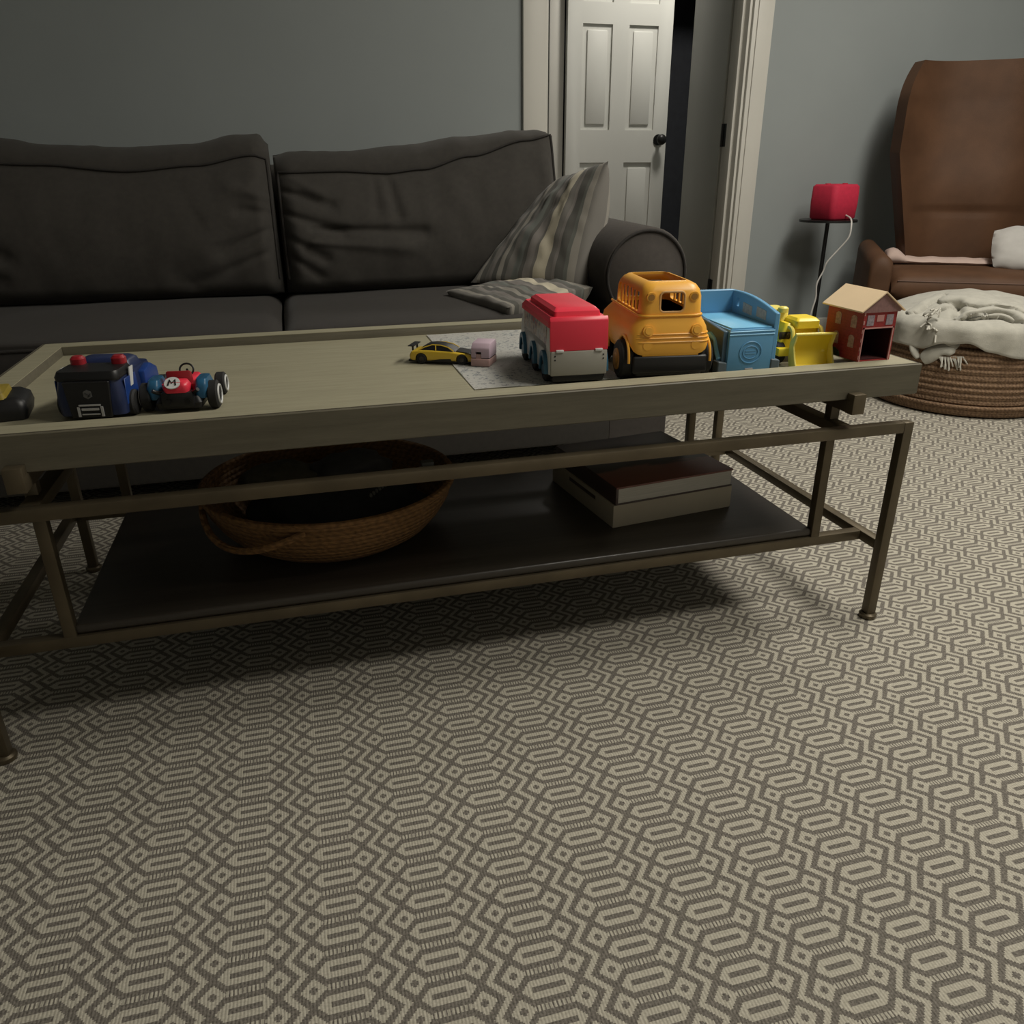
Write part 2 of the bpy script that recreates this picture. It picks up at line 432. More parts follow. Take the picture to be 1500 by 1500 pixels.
# hall beyond the doorway
struct('floor_hall', B(-.9, 2.6, W, 4.13, -.06, -.013), M['floor'])
struct('ceiling_hall', B(-.9, 2.6, W+.12, 5.0, ZC, ZC+.05), M['ceiling'])
struct('wall_hall_left', B(-1.0, -.9, W+.12, 4.13, -.012, ZC), M['wall'])
struct('wall_hall_right', B(2.5, 2.6, W+.12, 4.13, -.012, ZC), M['wall'])
hb = MB().box(-.9, .73, 4.05, 4.13, -.012, ZC).box(1.75, 2.5, 4.05, 4.13, -.012, ZC).box(.73, 1.75, 4.05, 4.13, 2.04, ZC)
struct('wall_hall_back', hb, M['wall'])
struct('trim_3', MB().box(.64, .732, 4.03, 4.05, -.012, 2.04, .004).box(.64, 1.84, 4.03, 4.05, 2.04, 2.13, .004).box(1.75, 1.84, 4.03, 4.05, -.012, 2.04, .004), M['white_paint'])
# closet behind the hall door, unlit darkness put into its wall colour
M['closet'] = pm('unlit_closet_shade', (.03, .033, .04), .8)
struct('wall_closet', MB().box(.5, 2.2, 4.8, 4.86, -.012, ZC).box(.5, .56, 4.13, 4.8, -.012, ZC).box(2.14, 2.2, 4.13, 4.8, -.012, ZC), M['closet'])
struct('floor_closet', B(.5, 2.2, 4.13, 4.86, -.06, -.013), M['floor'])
# door_1: open leaf hinged on the right jamb
d1 = struct('door_1', B(0, .757, -.018, .018, .0, 2.02, .002), M['door_shaded'])
a1 = atan2(.965, .262)
d1.location = (.925, W+.13, 0); d1.rotation_euler = (0, 0, a1)
d1['label'] = 'door leaf in painted grey shade standing open behind the doorway'
for z in (.25, .90, 1.78):
    m = MB().cyl((DX1-.016, W+.118, z-.045), (DX1-.016, W+.118, z+.045), .007); m.box(DX1-.016, DX1-.0125, W+.085, W+.12, z-.045, z+.045)
    h = m.build('hinge', M['black_metal'], None); h.parent = d1; h.matrix_parent_inverse = Matrix.LocRotScale(d1.location, d1.rotation_euler, None).inverted()
edge = B(.7572, .7585, -.018, .018, 0, 2.02).build('door_edge', M['white_paint'], d1); edge['label'] = 'white edge of the open door'
# door_2: white panelled door in the hall
x0, x1 = .736, 1.403
d2b = B(x0, x1, 3.985, 4.02, 0, 2.02, .002)
pans = [(.83, 1.017, .20, .806), (1.122, 1.309, .20, .806), (.83, 1.017, .99, 1.55), (1.122, 1.309, .99, 1.55), (.83, 1.017, 1.66, 1.92), (1.122, 1.309, 1.66, 1.92)]
d2b = cut(d2b, *[B(a, b, 3.97, 3.997, c, d) for a, b, c, d in pans])
d2 = struct('door_2', d2b, M['door_white'])
for a, b, c, d in pans:
    m = MB(); m.box(a+.03, b-.03, 3.987, 3.999, c+.03, d-.03, .006); m.build('panel', M['door_white'], d2)
kn = MB().cyl((1.347, 3.985, .935), (1.347, 3.978, .935), .032); kn.cyl((1.347, 3.978, .935), (1.347, 3.945, .935), .012); kn.ell((1.347, 3.93, .935), (.031, .024, .031))
kn.build('knob', M['black_metal'], d2)
# wall outlet
o_ = thing('electrical_outlet', 'white wall outlet low on the grey wall beside the leather armchair', 'outlet', (1.685, W, .285))
MB().box(-.036, .036, -.008, 0, -.058, .058, .003).build('cover_plate', M['plate'], o_)
for dz in (-.022, .022): MB().box(-.017, .017, -.011, -.006, dz-.014, dz+.014, .003).build('socket', M['plate'], o_)

# rug
rug = MB().box(-2.75, 2.75, -1.9, 2.2, -.012, 0, .004).build('rug', M['rug'])
tag(rug, 'large flat-woven rug with cream and brown hexagon and zigzag pattern', 'rug')

# ------------------------------------------------------------------ coffee table
XL, YB, TX0, TX1, TY0, TY1 = -1.4397, .603, -1.4336, .0065, -.0033, .604
ZB, ZT, ZU, ZS = .4267, .4765, .3703, .1478
PX, PXL, PYF, PYB = -.1048, -1.3328, .0559, .5471
ct = thing('coffee_table', 'long low coffee table with limed wood tray top on slim brass frame', 'coffee table', (-.7166, .30, 0))
b9 = .009
B(TX0+.012, TX1-.012, TY0+.012, TY1-.012, ZB+.004, .4605).build('tabletop', M['tray_wood'], ct, True)
RW = .042
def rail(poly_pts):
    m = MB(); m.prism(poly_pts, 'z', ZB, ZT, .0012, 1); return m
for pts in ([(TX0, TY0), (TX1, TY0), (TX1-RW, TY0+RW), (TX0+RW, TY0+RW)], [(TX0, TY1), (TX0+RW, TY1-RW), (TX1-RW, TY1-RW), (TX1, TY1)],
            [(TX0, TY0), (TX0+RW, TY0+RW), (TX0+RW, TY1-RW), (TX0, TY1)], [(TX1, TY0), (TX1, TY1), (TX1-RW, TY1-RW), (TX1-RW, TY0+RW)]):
    m = rail(pts); r = m.build('tray_rail', M['rail_wood_shaded'], ct, True)
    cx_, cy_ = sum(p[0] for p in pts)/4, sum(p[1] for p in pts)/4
    cap = MB().prism([(min(max(p[0], TX0+.0065), TX1-.0065), min(max(p[1], TY0+.0065), TY1-.0065)) for p in pts], 'z', ZT-.0005, ZT+.0006); cap.build('rail_lit_top', M['tray_wood'], r, True)  # thin strip added so rail tops read lit above the shaded fronts
g = MB()
for y0, y1, x0, x1 in ((TY0+.004, TY0+.0062, TX0+.004, TX1-.004), (TY1-.0062, TY1-.004, TX0+.004, TX1-.004)): g.box(x0, x1, y0, y1, ZT-.001, ZT+.0004)
for x0, x1 in ((TX0+.004, TX0+.0062), (TX1-.0062, TX1-.004)): g.box(x0, x1, TY0+.004, TY1-.004, ZT-.001, ZT+.0004)
g.build('edge_groove', pm('groove_shadow_wood', (.07, .06, .04), .7), ct, True)
for x in (0, XL):
    for y in (0, YB):
        l = B(x-b9, x+b9, y-b9, y+b9, .008, ZU+b9, .0015).build('leg', M['brass'], ct, True)
        MB().lathe([(.0, 0), (.014, 0), (.0155, .003), (.0155, .008), (.012, .011), (0, .011)], (x, y, 0), 24).build('foot', M['brass'], l, True)
for y in (0, YB): B(XL+b9, -b9, y-b9, y+b9, ZU-b9, ZU+b9, .0015).build('frame_bar', M['brass'], ct, True)
for x in (0, XL):
    B(x-b9, x+b9, b9, YB-b9, ZS-b9, ZS+b9, .0015).build('side_rail', M['brass'], ct, True)
for y in (PYF, PYB): B(XL+b9, -b9, y-b9, y+b9, ZS-b9, ZS+b9, .0015).build('shelf_rail', M['brass'], ct, True)
for x in (PX-.006, PXL+.006): B(x-.012, x+.012, b9, YB-b9, ZU-b9, ZU+b9-.001, .0015).build('cross_beam', M['brass'], ct, True)
for x in (PX, PXL):
    for y in (PYF, PYB): B(x-.0085, x+.0085, y-.0085, y+.0085, ZS, ZB-.02, .0015).build('post', M['brass'], ct, True)
for x in (PX-.012, PXL+.008):
    m = MB().box(x-.012, x+.012, -.02, YB+.02, ZB-.02, ZB, .0015); m.box(x-.0115, x+.0115, -.022, TY0-.0005, ZB-.021, ZB+.012, .0015); m.box(x-.0115, x+.0115, TY1+.0005, YB+.024, ZB-.021, ZB+.012, .0015)
    m.build('cradle_bar', M['brass'], ct, True)
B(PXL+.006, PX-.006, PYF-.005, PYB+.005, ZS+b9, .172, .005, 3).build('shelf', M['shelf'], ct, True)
SH = .172; TF = .4606

# ------------------------------------------------------------------ sofa
sf = thing('sofa', 'charcoal grey sofa with rolled arms and two loose back cushions', 'sofa', (-1.0, 1.4, 0))
AX = -.04
def arm(cx, sgn):
    prof = []
    R = .122; cz = .507
    for k in range(0, 25):
        a = radians(-42+(264*k/24)); prof.append((cx+R*cos(a), cz+R*sin(a)))
    prof = prof+[(cx-.092, .40), (cx-.092, .035), (cx+.092, .035), (cx+.092, .40)]
    m = MB(); rings = []
    for y, lift, sc in ((.985, 0, .95), (.992, 0, 1), (1.3, .006, 1), (1.6, .014, 1), (1.9, .022, 1), (1.908, .022, .95)):
        rings.append([(cx+(p[0]-cx)*sc, y, p[1]*(1 if sc == 1 else 1)+(lift if p[1] > .3 else 0)-(0 if sc == 1 else (p[1]-cz)*.05 if p[1] > .4 else 0)) for p in prof])
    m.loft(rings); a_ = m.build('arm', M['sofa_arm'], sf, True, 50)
    path = []
    for k in range(0, 29):
        a = radians(-38+256*k/28); path.append((cx+.113*cos(a), .984, cz+.113*sin(a)))
    path = [(cx+.086, .984, .05)]+path+[(cx-.086, .984, .05)] if False else path
    MB().tube(path, .0042, 8).build('piping', M['piping'], a_, True)
arm(AX, 1); arm(-1.96, -1)
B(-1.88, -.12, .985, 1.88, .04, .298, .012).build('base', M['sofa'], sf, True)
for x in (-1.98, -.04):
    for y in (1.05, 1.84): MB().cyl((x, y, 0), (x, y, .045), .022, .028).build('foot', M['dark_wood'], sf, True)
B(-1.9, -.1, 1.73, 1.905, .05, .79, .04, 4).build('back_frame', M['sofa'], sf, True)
def seat_cushion(x0, x1, seed):
    m = MB(); nx, N = 40, 56
    def prof(t):
        # loop in (y,z)
        pts = [(.955, .315), (.943, .355), (.948, .40), (.975, .419), (1.2, .432), (1.45, .430), (1.6, .42), (1.62, .40), (1.62, .33), (1.60, .305), (1.2, .303), (.98, .303)]
        n = len(pts); s = t*n; i = int(s) % n; f = s-int(s)
        p0, p1, p2, p3 = pts[i-1], pts[i], pts[(i+1) % n], pts[(i+2) % n]
        return tuple(.5*((2*p1[k])+(p2[k]-p0[k])*f+(2*p0[k]-5*p1[k]+4*p2[k]-p3[k])*f*f+(3*p1[k]-p0[k]-3*p2[k]+p3[k])*f**3) for k in (0, 1))
    rings = []
    for i in range(nx+1):
        u = i/nx; u2 = .5-.5*cos(pi*u)
        x = x0+(x1-x0)*u2
        e = min(u2, 1-u2)*(x1-x0); k = 1-max(0, 1-e/.045)**2.2*.42
        ring = []
        for j in range(N):
            y, z = prof(j/N)
            zz = .365+(z-.365)*k; yy = 1.28+(y-1.28)*(1-(1-k)*.08)
            if z > .40:
                zz += .007*sin(pi*u2)*sin(pi*min(1, max(0, (y-.95)/.6)))+.006*(noise.noise(Vector((x*5+seed, y*6, 0))))
            ring.append((x, yy, zz))
        rings.append(ring)
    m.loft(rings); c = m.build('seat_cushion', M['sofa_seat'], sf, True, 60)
    MB().tube([(x0+.02+(x1-x0-.04)*i/24, .947, .402) for i in range(25)], .004, 8).build('piping', M['piping'], c, True)
seat_cushion(-1.846, -1.008, 1); seat_cushion(-1.002, -.168, 5)
def back_cushion(x0, x1, top, pipe, seed, folds):
    """top / pipe : height of the upper edge and of the front piping along x"""
    m = MB(); nx, N1, N2, N3, N4 = 90, 60, 14, 14, 4
    def pt(u, seg, t):
        x = x0+(x1-x0)*u; zt, zp = lerp(top, x), lerp(pipe, x)
        e = min(u, 1-u)*(x1-x0); ed = max(0, 1-e/.05)**2
        zb = .434
        lean = .10
        if seg == 0:       # front face
            z = zb+(zp-zb)*t
            y = 1.435+lean*t-.055*sin(pi*min(1, t*1.02))**.8*(1-ed)+.03*ed
            d = 0
            for f in folds: d += f(x, z)
            d += .007*noise.noise(Vector((x*7+seed, z*7, 0)))+.004*noise.noise(Vector((x*18+seed, z*11, 3)))
            y += d*(1-ed)*min(1, 12*t)*min(1, 9*(1-t))
            if t < .12: y += .03*(1-t/.12)**2
        elif seg == 1:     # boxing band rolling over the top
            a = t*pi/2
            y = 1.535+.125*(1-cos(a))+.03*ed; z = zp+(zt-zp)*sin(a)
            z += .004*noise.noise(Vector((x*22+seed, t*2, 7)))*sin(a)
        elif seg == 2:
            y = 1.66+.055*sin(t*pi/2)-.03*ed*0; z = zt-(zt-zb)*t*t
        else:
            y = 1.715-.27*t; z = zb-.004
        return (x, y, z)
    rings = []
    for i in range(nx+1):
        u = i/nx; r = []
        for s_, n in ((0, N1), (1, N2), (2, N3), (3, N4)):
            for j in range(n): r.append(pt(u, s_, j/n))
        rings.append(r)
    m.loft(rings); c = m.build('back_cushion', M['sofa'], sf, True, 70)
    n = 60
    p = [Vector(pt(.012+.976*i/n, 1, 0))+Vector((0, -.001, .002)) for i in range(n+1)]
    zb = .45
    right = [Vector(pt(.988, 0, 1-i/24.0))+Vector((.002, -.002, 0)) for i in range(1, 22)]
    left = [Vector(pt(.012, 0, i/24.0))+Vector((-.002, -.002, 0)) for i in range(3, 24)]
    MB().tube(left+p+right, .0038, 8).build('piping', M['piping'], c, True)
def fold(xa, za, xb, zb, amp, wid):
    def f(x, z):
        dx, dz = xb-xa, zb-za; L = dx*dx+dz*dz
        t = ((x-xa)*dx+(z-za)*dz)/L
        t2 = max(0, min(1, t)); px, pz = xa+dx*t2, za+dz*t2
        d = hypot(x-px, z-pz)
        w = wid*(.35+.65*t2)
        return amp*math.exp(-(d/w)**2)*(1 if 0 <= t <= 1 else .6)
    return f
back_cushion(-1.85, -.995, [(-1.85, .868), (-1.72, .862), (-1.6, .845), (-1.40, .838), (-1.22, .846), (-1.08, .871), (-1.02, .874), (-.995, .845)],
             [(-1.85, .80), (-1.6, .79), (-1.38, .772), (-1.2, .786), (-1.04, .812), (-.995, .80)], 3,
             [fold(-1.01, .62, -1.16, .56, .011, .02), fold(-1.01, .66, -1.10, .67, .010, .018), fold(-1.02, .56, -1.25, .47, .008, .02), fold(-1.01, .70, -1.12, .735, -.008, .022),
              fold(-1.84, .62, -1.70, .56, .011, .022), fold(-1.84, .56, -1.72, .50, .009, .02), fold(-1.05, .74, -1.2, .66, -.008, .04)])
back_cushion(-.985, -.128, [(-.985, .815), (-.93, .826), (-.78, .826), (-.6, .842), (-.40, .868), (-.2, .886), (-.15, .886), (-.128, .86)],
             [(-.985, .765), (-.8, .768), (-.66, .762), (-.55, .772), (-.40, .808), (-.22, .852), (-.128, .868)], 11,
             [fold(-.975, .72, -.83, .675, .014, .02), fold(-.975, .66, -.80, .60, .014, .02), fold(-.975, .60, -.86, .53, .012, .018), fold(-.975, .55, -.88, .48, .010, .016),
              fold(-.66, .77, -.64, .64, .011, .018), fold(-.70, .77, -.70, .66, .008, .016), fold(-.9, .615, -.56, .60, .013, .018), fold(-.9, .58, -.6, .555, -.008, .02), fold(-.95, .76, -.85, .70, -.009, .02)])

def pillow(name, label, corners, T, seed, bias=.5, EP=.03, EX=.52):
    """square cushion between four corners (TL, TR, BR, BL)"""
    TL, TR, BR, BL = [Vector(c) for c in corners]
    nrm = ((TR-TL).cross(BL-TL)).normalized()
    m = MB(); n = 44
    def f(side):
        def g(u, v):
            p = (TL*(1-u)+TR*u)*(1-v)+(BL*(1-u)+BR*u)*v
            cu, cv = 2*u-1, 2*v-1
            t = max(0, (1-abs(cu)**2.8))**EX*max(0, (1-abs(cv)**2.8))**EX
            mid = (TL+TR+BR+BL)/4
            # edges pull in between the corners
            p = p+(mid-p)*(EP*((1-cu*cu)*cv*cv+(1-cv*cv)*cu*cu))
            w = .010*noise.noise(Vector((u*5+seed, v*4, side)))+.006*noise.noise(Vector((u*13+seed, v*9, side)))
            w += .006*sin(v*9+u*14+seed)*max(0, abs(cu)-.55)
            h = T*t*(bias if side > 0 else 1-bias)*2
            return p+nrm*(side*h+w*t)
        return g
    m.grid(n, n, f(1), True); m.grid(n, n, lambda u, v: f(-1)(u, v), True)
    bmesh.ops.remove_doubles(m.bm, verts=m.bm.verts, dist=.0006)
    bmesh.ops.recalc_face_normals(m.bm, faces=m.bm.faces)
    o = m.build(name, M['stripe'], None, smooth=80)
    return tag(o, label, 'pillow', 'striped throw pillows')
# front is the +normal side
pillow('throw_pillow', 'grey striped throw pillow standing upright against the rolled sofa arm',
       [(-.135, 1.50, .735), (-.078, 1.20, .79), (-.197, 1.085, .462), (-.445, 1.37, .455)], .078, 2, bias=.76)
pillow('throw_pillow', 'grey striped throw pillow lying flat on the seat under the upright one',
       [(-.548, 1.235, .452), (-.25, 1.33, .47), (-.18, 1.02, .475), (-.436, .965, .440)], .062, 6, bias=.88, EP=.02, EX=.40)

# ------------------------------------------------------------------ leather armchair
ch = thing('armchair', 'brown leather wingback armchair against the grey wall', 'armchair', (1.687, 1.723, 0), -32)
LM = M['leather']
def chair_arm(sx):
    m = MB(); rings = []
    for y, z1, w, zi in ((-.337, .41, .030, .20), (-.332, .444, .039, .17), (-.315, .457, .043, .16), (-.1, .462, .043, .15), (.12, .47, .042, .15), (.22, .475, .038, .15)):
        r = []
        zc = z1-w
        for k in range(13):
            a = pi*k/12; r.append((sx*.333+w*cos(a), y, zc+w*sin(a)))
        r += [(sx*.333-w, y, zi), (sx*.333+w, y, zi)]
        rings.append(r)
    m.loft(rings); return m.build('arm', LM, ch, smooth=60)
chair_arm(-1); chair_arm(1)
B(-.285, .285, -.29, .22, .17, .285, .02, 3).build('seat_base', LM, ch)
m = MB(); rings = []
for i in range(25):
    u = i/24; x = -.286+.572*u; k = 1-max(0, 1-min(u, 1-u)*.572/.04)**2*.5
    r = []
    for y, z in ((-.325, .290), (-.338, .32), (-.335, .365), (-.31, .385), (-.1, .395), (.1, .388), (.19, .38), (.19, .29), (-.30, .287)):
        r.append((x, y, .335+(z-.335)*k+(.006*sin(pi*u) if z > .37 else 0)))
    rings.append(r)
m.loft(rings); sc = m.build('seat_cushion', LM, ch, smooth=60)
MB().tube([(-.268+.536*i/20, -.334, .366) for i in range(21)], .003, 8).build('seam', M['leather_dark'], sc)
# curved wing back, wider at the top
def backpt(u, v, outer):
    a = (u-.5)*2
    z = .30+v*.86
    hw = .205+.085*min(1, max(0, (v-.15)/.45))
    if v > .8: hw -= .05*((v-.8)/.2)**2
    x = a*hw
    wing = abs(a)**3.2*(.17 if v < .85 else .17-.08*(v-.85)/.15)
    y = .165+.085*v-wing
    th = .075 if abs(a) < .75 else .075-.03*(abs(a)-.75)/.25
    if not outer:
        y -= .018*sin(pi*min(1, v*1.2))*(1-a*a)
        # cross seam
        y += .010*math.exp(-((v-.345)/.012)**2)*(1-abs(a)**4)
        if v > .34: y -= .012*math.exp(-((v-.45)/.12)**2)*(1-a*a)
        return Vector((x, y, z))
    return Vector((x*1.03+(.02*a if abs(a) > .7 else 0), y+th+.03*abs(a)**3, z+(.0 if v < 1 else 0)))
m = MB(); nu, nv = 48, 60
Vf = [[m.bm.verts.new(backpt(i/nu, j/nv, False)) for j in range(nv+1)] for i in range(nu+1)]
Vo = [[m.bm.verts.new(backpt(i/nu, j/nv, True)) for j in range(nv+1)] for i in range(nu+1)]
for i in range(nu):
    for j in range(nv):
        m.bm.faces.new((Vf[i][j], Vf[i+1][j], Vf[i+1][j+1], Vf[i][j+1])); m.bm.faces.new((Vo[i][j], Vo[i][j+1], Vo[i+1][j+1], Vo[i+1][j]))
for i in range(nu):
    m.bm.faces.new((Vf[i][nv], Vf[i+1][nv], Vo[i+1][nv], Vo[i][nv])); m.bm.faces.new((Vf[i+1][0], Vf[i][0], Vo[i][0], Vo[i+1][0]))
for j in range(nv):
    m.bm.faces.new((Vf[0][j], Vf[0][j+1], Vo[0][j+1], Vo[0][j])); m.bm.faces.new((Vf[nu][j+1], Vf[nu][j], Vo[nu][j], Vo[nu][j+1]))
m.build('backrest', LM, ch, smooth=50)
for sx in (-1, 1):
    for y in (-.25, .18): MB().cyl((sx*.25, y, .18), (sx*.28, y*1.06, 0), .022, .013, 16).build('leg', M['dark_wood'], ch)
# things on the armchair
m = MB(); m.grid(30, 12, lambda u, v: (-.235+.43*u, -.02+.20*v, .418+.012*noise.noise(Vector((u*5, v*3, 1)))+.012*v+.02*math.exp(-(u/.12)**2)*(1+v)))
m.grid(30, 12, lambda u, v: (-.235+.43*u, -.025+.205*v, .440+.012*noise.noise(Vector((u*5, v*3, 1)))+.014*v+.035*math.exp(-(u/.12)**2)*(1+v)))
R20 = Matrix.Rotation(radians(-32), 4, 'Z')
def place_chair_mesh(m): bmesh.ops.transform(m.bm, matrix=Matrix.Translation((1.687, 1.723, 0)) @ R20, verts=m.bm.verts)
bmesh.ops.delete(m.bm, geom=m.bm.verts[:], context='VERTS')
rings = []
for i in range(31):
    u = i/30; x = -.275+.42*u; r = []
    bulk = .020+.028*math.exp(-((u-.06)/.10)**2)+.004*noise.noise(Vector((u*8, 0, 2)))
    for k in range(14):
        a = 2*pi*k/14
        r.append((x, .055+.07*cos(a)-.02*u, .397+bulk*.5+bulk*.75*max(-.72, sin(a))))
    rings.append(r)
m.loft(rings); place_chair_mesh(m)
tag(m.build('folded_blanket', M['pink_fabric'], None, smooth=70), 'folded pale blanket strip along the back of the leather seat', 'blanket')
m = MB(); n = 30
def cush(side):
    def g(u, v):
        cu, cv = 2*u-1, 2*v-1
        t = max(0, 1-abs(cu)**2.4)**.6*max(0, 1-abs(cv)**2.4)**.6
        return Vector((.235+cu*.14*(1-.06*cv*cv), -.05+side*.07*t+.10*(v-.5), .468+cv*.085*(1-.25*cu*cu)+.006*noise.noise(Vector((u*6, v*6, side)))))
    return g
m.grid(n, n, cush(1)); m.grid(n, n, cush(-1)); bmesh.ops.remove_doubles(m.bm, verts=m.bm.verts, dist=.0005); bmesh.ops.recalc_face_normals(m.bm, faces=m.bm.faces)
place_chair_mesh(m)
tag(m.build('cushion', M['white_fabric'], None, smooth=80), 'plump off-white cushion on the leather armchair seat', 'cushion')

# ------------------------------------------------------------------ pouf and blanket
PC = (1.325, 1.23)
pf = thing('pouf', 'round braided jute pouf on the rug in front of the armchair', 'pouf', (*PC, 0))
prof = [(0, 0), (.27, 0), (.298, .006), (.304, .022), (.302, .040)]
for k in range(12):
    t = k/11; r = .292-.0*t-.05*max(0, t-.72)/.28; z = .046+.225*t
    prof += [(r-.004, z-.006), (r+.003, z), (r+.003, z+.006), (r-.003, z+.0115)]
prof += [(.23, .288), (.17, .298), (.08, .303), (0, .304)]
MB().lathe(prof, (0, 0, 0), 96).build('body', M['jute'], pf, smooth=70)
MB().tube([(.305*cos(2*pi*i/72), .305*sin(2*pi*i/72), .036) for i in range(72)], .006, 8, closed=True).build('base_band', M['jute'], pf)

def zs(r): return .375-.9*r*r if r < .27 else .309-(r-.27)*5
bl = thing('throw_blanket', 'rumpled oatmeal throw blanket with tassel fringe heaped on the jute pouf', 'blanket', (*PC, .3))
m = MB(); NA, NR = 280, 84
def hang(a):
    d = math.degrees(a) % 360
    pts = [(0, .05), (60, .05), (150, .06), (185, .075), (200, .075), (214, .05), (225, .045), (238, .065), (252, .085), (262, .085), (280, .06), (300, .045), (330, .05), (360, .05)]
    return lerp(pts, d)
def surf(q):                 # distance along the pouf: top, shoulder, side
    if q < .265: return q, .375-.9*q*q
    if q < .315:
        t = (q-.265)/.05; return .265+.040*sin(t*pi/2), .3118-.030*(1-cos(t*pi/2))-.005*t
    return .305, .2768-(q-.315)
OUT = spline([(1.093, 1.102, .286), (1.11, 1.064, .243), (1.137, 1.027, .222), (1.168, .999, .210), (1.206, .98, .218), (1.244, .971, .240), (1.268, .973, .278), (1.270, .99, .314), (1.262, 1.034, .333), (1.228, 1.058, .335), (1.162, 1.071, .323), (1.123, 1.084, .314)], 4)
INN = spline([(1.160, 1.01, .232), (1.192, .995, .238), (1.220, .985, .252), (1.240, .98, .276), (1.240, .99, .302), (1.225, 1.018, .316), (1.188, 1.041, .316), (1.142, 1.060, .306)], 4)
MID = spline([(1.129, 1.058, .292), (1.165, 1.024, .288), (1.19, 1.004, .278), (1.220, .990, .274)], 4)
LEF = spline([(1.044, 1.261, .221), (1.056, 1.232, .284), (1.103, 1.234, .328), (1.201, 1.275, .359)], 4)
LE2 = spline([(1.046, 1.20, .235), (1.065, 1.19, .285), (1.10, 1.175, .320), (1.15, 1.16, .342)], 4)
GAP = spline([(1.165, 1.150, .345), (1.14, 1.11, .330), (1.115, 1.088, .310)], 4)
GA2 = spline([(1.06, 1.155, .262), (1.078, 1.115, .262), (1.10, 1.09, .262)], 4)
TOPG = spline([(1.33, 1.16, .36), (1.42, 1.12, .345), (1.50, 1.08, .325)], 4)
TOPR = spline([(1.17, 1.20, .36), (1.25, 1.09, .345), (1.33, 1.03, .335), (1.43, 1.01, .325)], 4)
def pdist(p, L):
    best = 9
    for a_, b_ in zip(L, L[1:]):
        d = b_-a_; t = max(0, min(1, (p-a_).dot(d)/d.length_squared)); q = (p-a_-d*t).length_squared
        if q < best: best = q
    return sqrt(best)
def roll(d, w, h):           # rounded fold with a sharp crease beside it
    return h*sqrt(max(0, 1-(d/w)**2)) if d < w else -.75*h*math.exp(-((d-w)/(.30*w))**2)
def bpt(a, t):
    q = (.30+hang(a))*t; r, z = surf(q); x, y = r*cos(a), r*sin(a)
    base = Vector((x+PC[0], y+PC[1], z))
    f = .012*noise.noise(Vector((x*7, y*7, 1)))+.005*noise.noise(Vector((x*20, y*16, 4)))
    if y < .10:
        f += roll(pdist(base, OUT), .020, .026)+roll(pdist(base, INN), .014, .022)+roll(pdist(base, MID), .014, .020)
        f += roll(pdist(base, LEF), .020, .012)+roll(pdist(base, LE2), .016, .012)+roll(pdist(base, TOPR), .030, .012)
        f -= .034*math.exp(-(pdist(base, GAP)/.016)**2)+.026*math.exp(-(pdist(base, GA2)/.014)**2)+.010*math.exp(-(pdist(base, TOPG)/.010)**2)
    f *= (1-.6*max(0, (t-.92)/.08))
    if q > .27: f = max(f, -.003)
    f += .006*sin(17*a+3)*max(0, min(1, (q-.28)/.05))+.003*max(0, min(1, (q-.28)/.05))
    n = Vector((x, y, .16)).normalized()
    return Vector((x, y, z-.3))+n*f
c0 = m.bm.verts.new(bpt(0, 0)); prev = None
for j in range(1, NR+1):
    ring = [m.bm.verts.new(bpt(2*pi*i/NA, j/NR)) for i in range(NA)]
    for i in range(NA):
        if prev is None: m.bm.faces.new((c0, ring[i], ring[(i+1) % NA]))
        else: m.bm.faces.new((prev[i], ring[i], ring[(i+1) % NA], prev[(i+1) % NA]))
    prev = ring
low = [m.bm.verts.new(Vector((v.co.x*.99, v.co.y*.99, v.co.z-.005))) for v in prev]
for i in range(NA): m.bm.faces.new((prev[i], low[i], low[(i+1) % NA], prev[(i+1) % NA]))
def rib(P, r, flat=.55, n=8, off=.012):
    pts = []
    for p in spline(P, n):
        d = Vector((p.x-PC[0], p.y-PC[1], .22)).normalized()
        pts.append(p+d*off-Vector((PC[0], PC[1], .3)))
    k = len(pts)
    rr = [r*(.6+.4*min(1, 5*min(i/k, 1-i/k)+.1))*(1+.10*sin(i*.7)) for i in range(k)]
    m.tube(pts, rr, 14, flat=((-.25, -.75, .6), flat))
rib([(1.118, 1.055, .220), (1.085, 1.10, .243), (1.058, 1.15, .238), (1.050, 1.172, .210), (1.053, 1.140, .170)], .016, .55)
rib([(1.112, 1.058, .215), (1.082, 1.092, .205), (1.055, 1.125, .165)], .024, .4)
m.build('throw', M['blanket'], bl, smooth=75)
fr = MB()
rnd = random.Random(3)
for k in range(22):
    t = k/21
    p = spline([(1.09, 1.147, .325), (1.07, 1.162, .305), (1.062, 1.160, .268), (1.069, 1.130, .250)], 8)[int(t*24)]
    q = Vector(p)-Vector((PC[0], PC[1], .3))+Vector((-.02, -.03, .018))
    d = Vector((rnd.uniform(-.03, .01), rnd.uniform(-.03, 0), rnd.uniform(-.03, .012)))
    fr.tube([q, q+d*.5+Vector((0, -.004, .006)), q+d], .0028, 6)
fr.build('tassel_fringe', M['fringe'], bl); fr = MB()
for k in range(16):
    t = k/15
    q = Vector((1.115-.045*t, 1.028+.05*t, .20-.008*t))-Vector((PC[0], PC[1], .3))
    d = Vector((rnd.uniform(-.01, .025), -.012, rnd.uniform(-.045, -.03)))
    fr.tube([q, q+d*.5+Vector((-.004, -.006, 0)), q+d], .0025, 6)
fr.build('tassel_fringe', M['fringe'], bl)

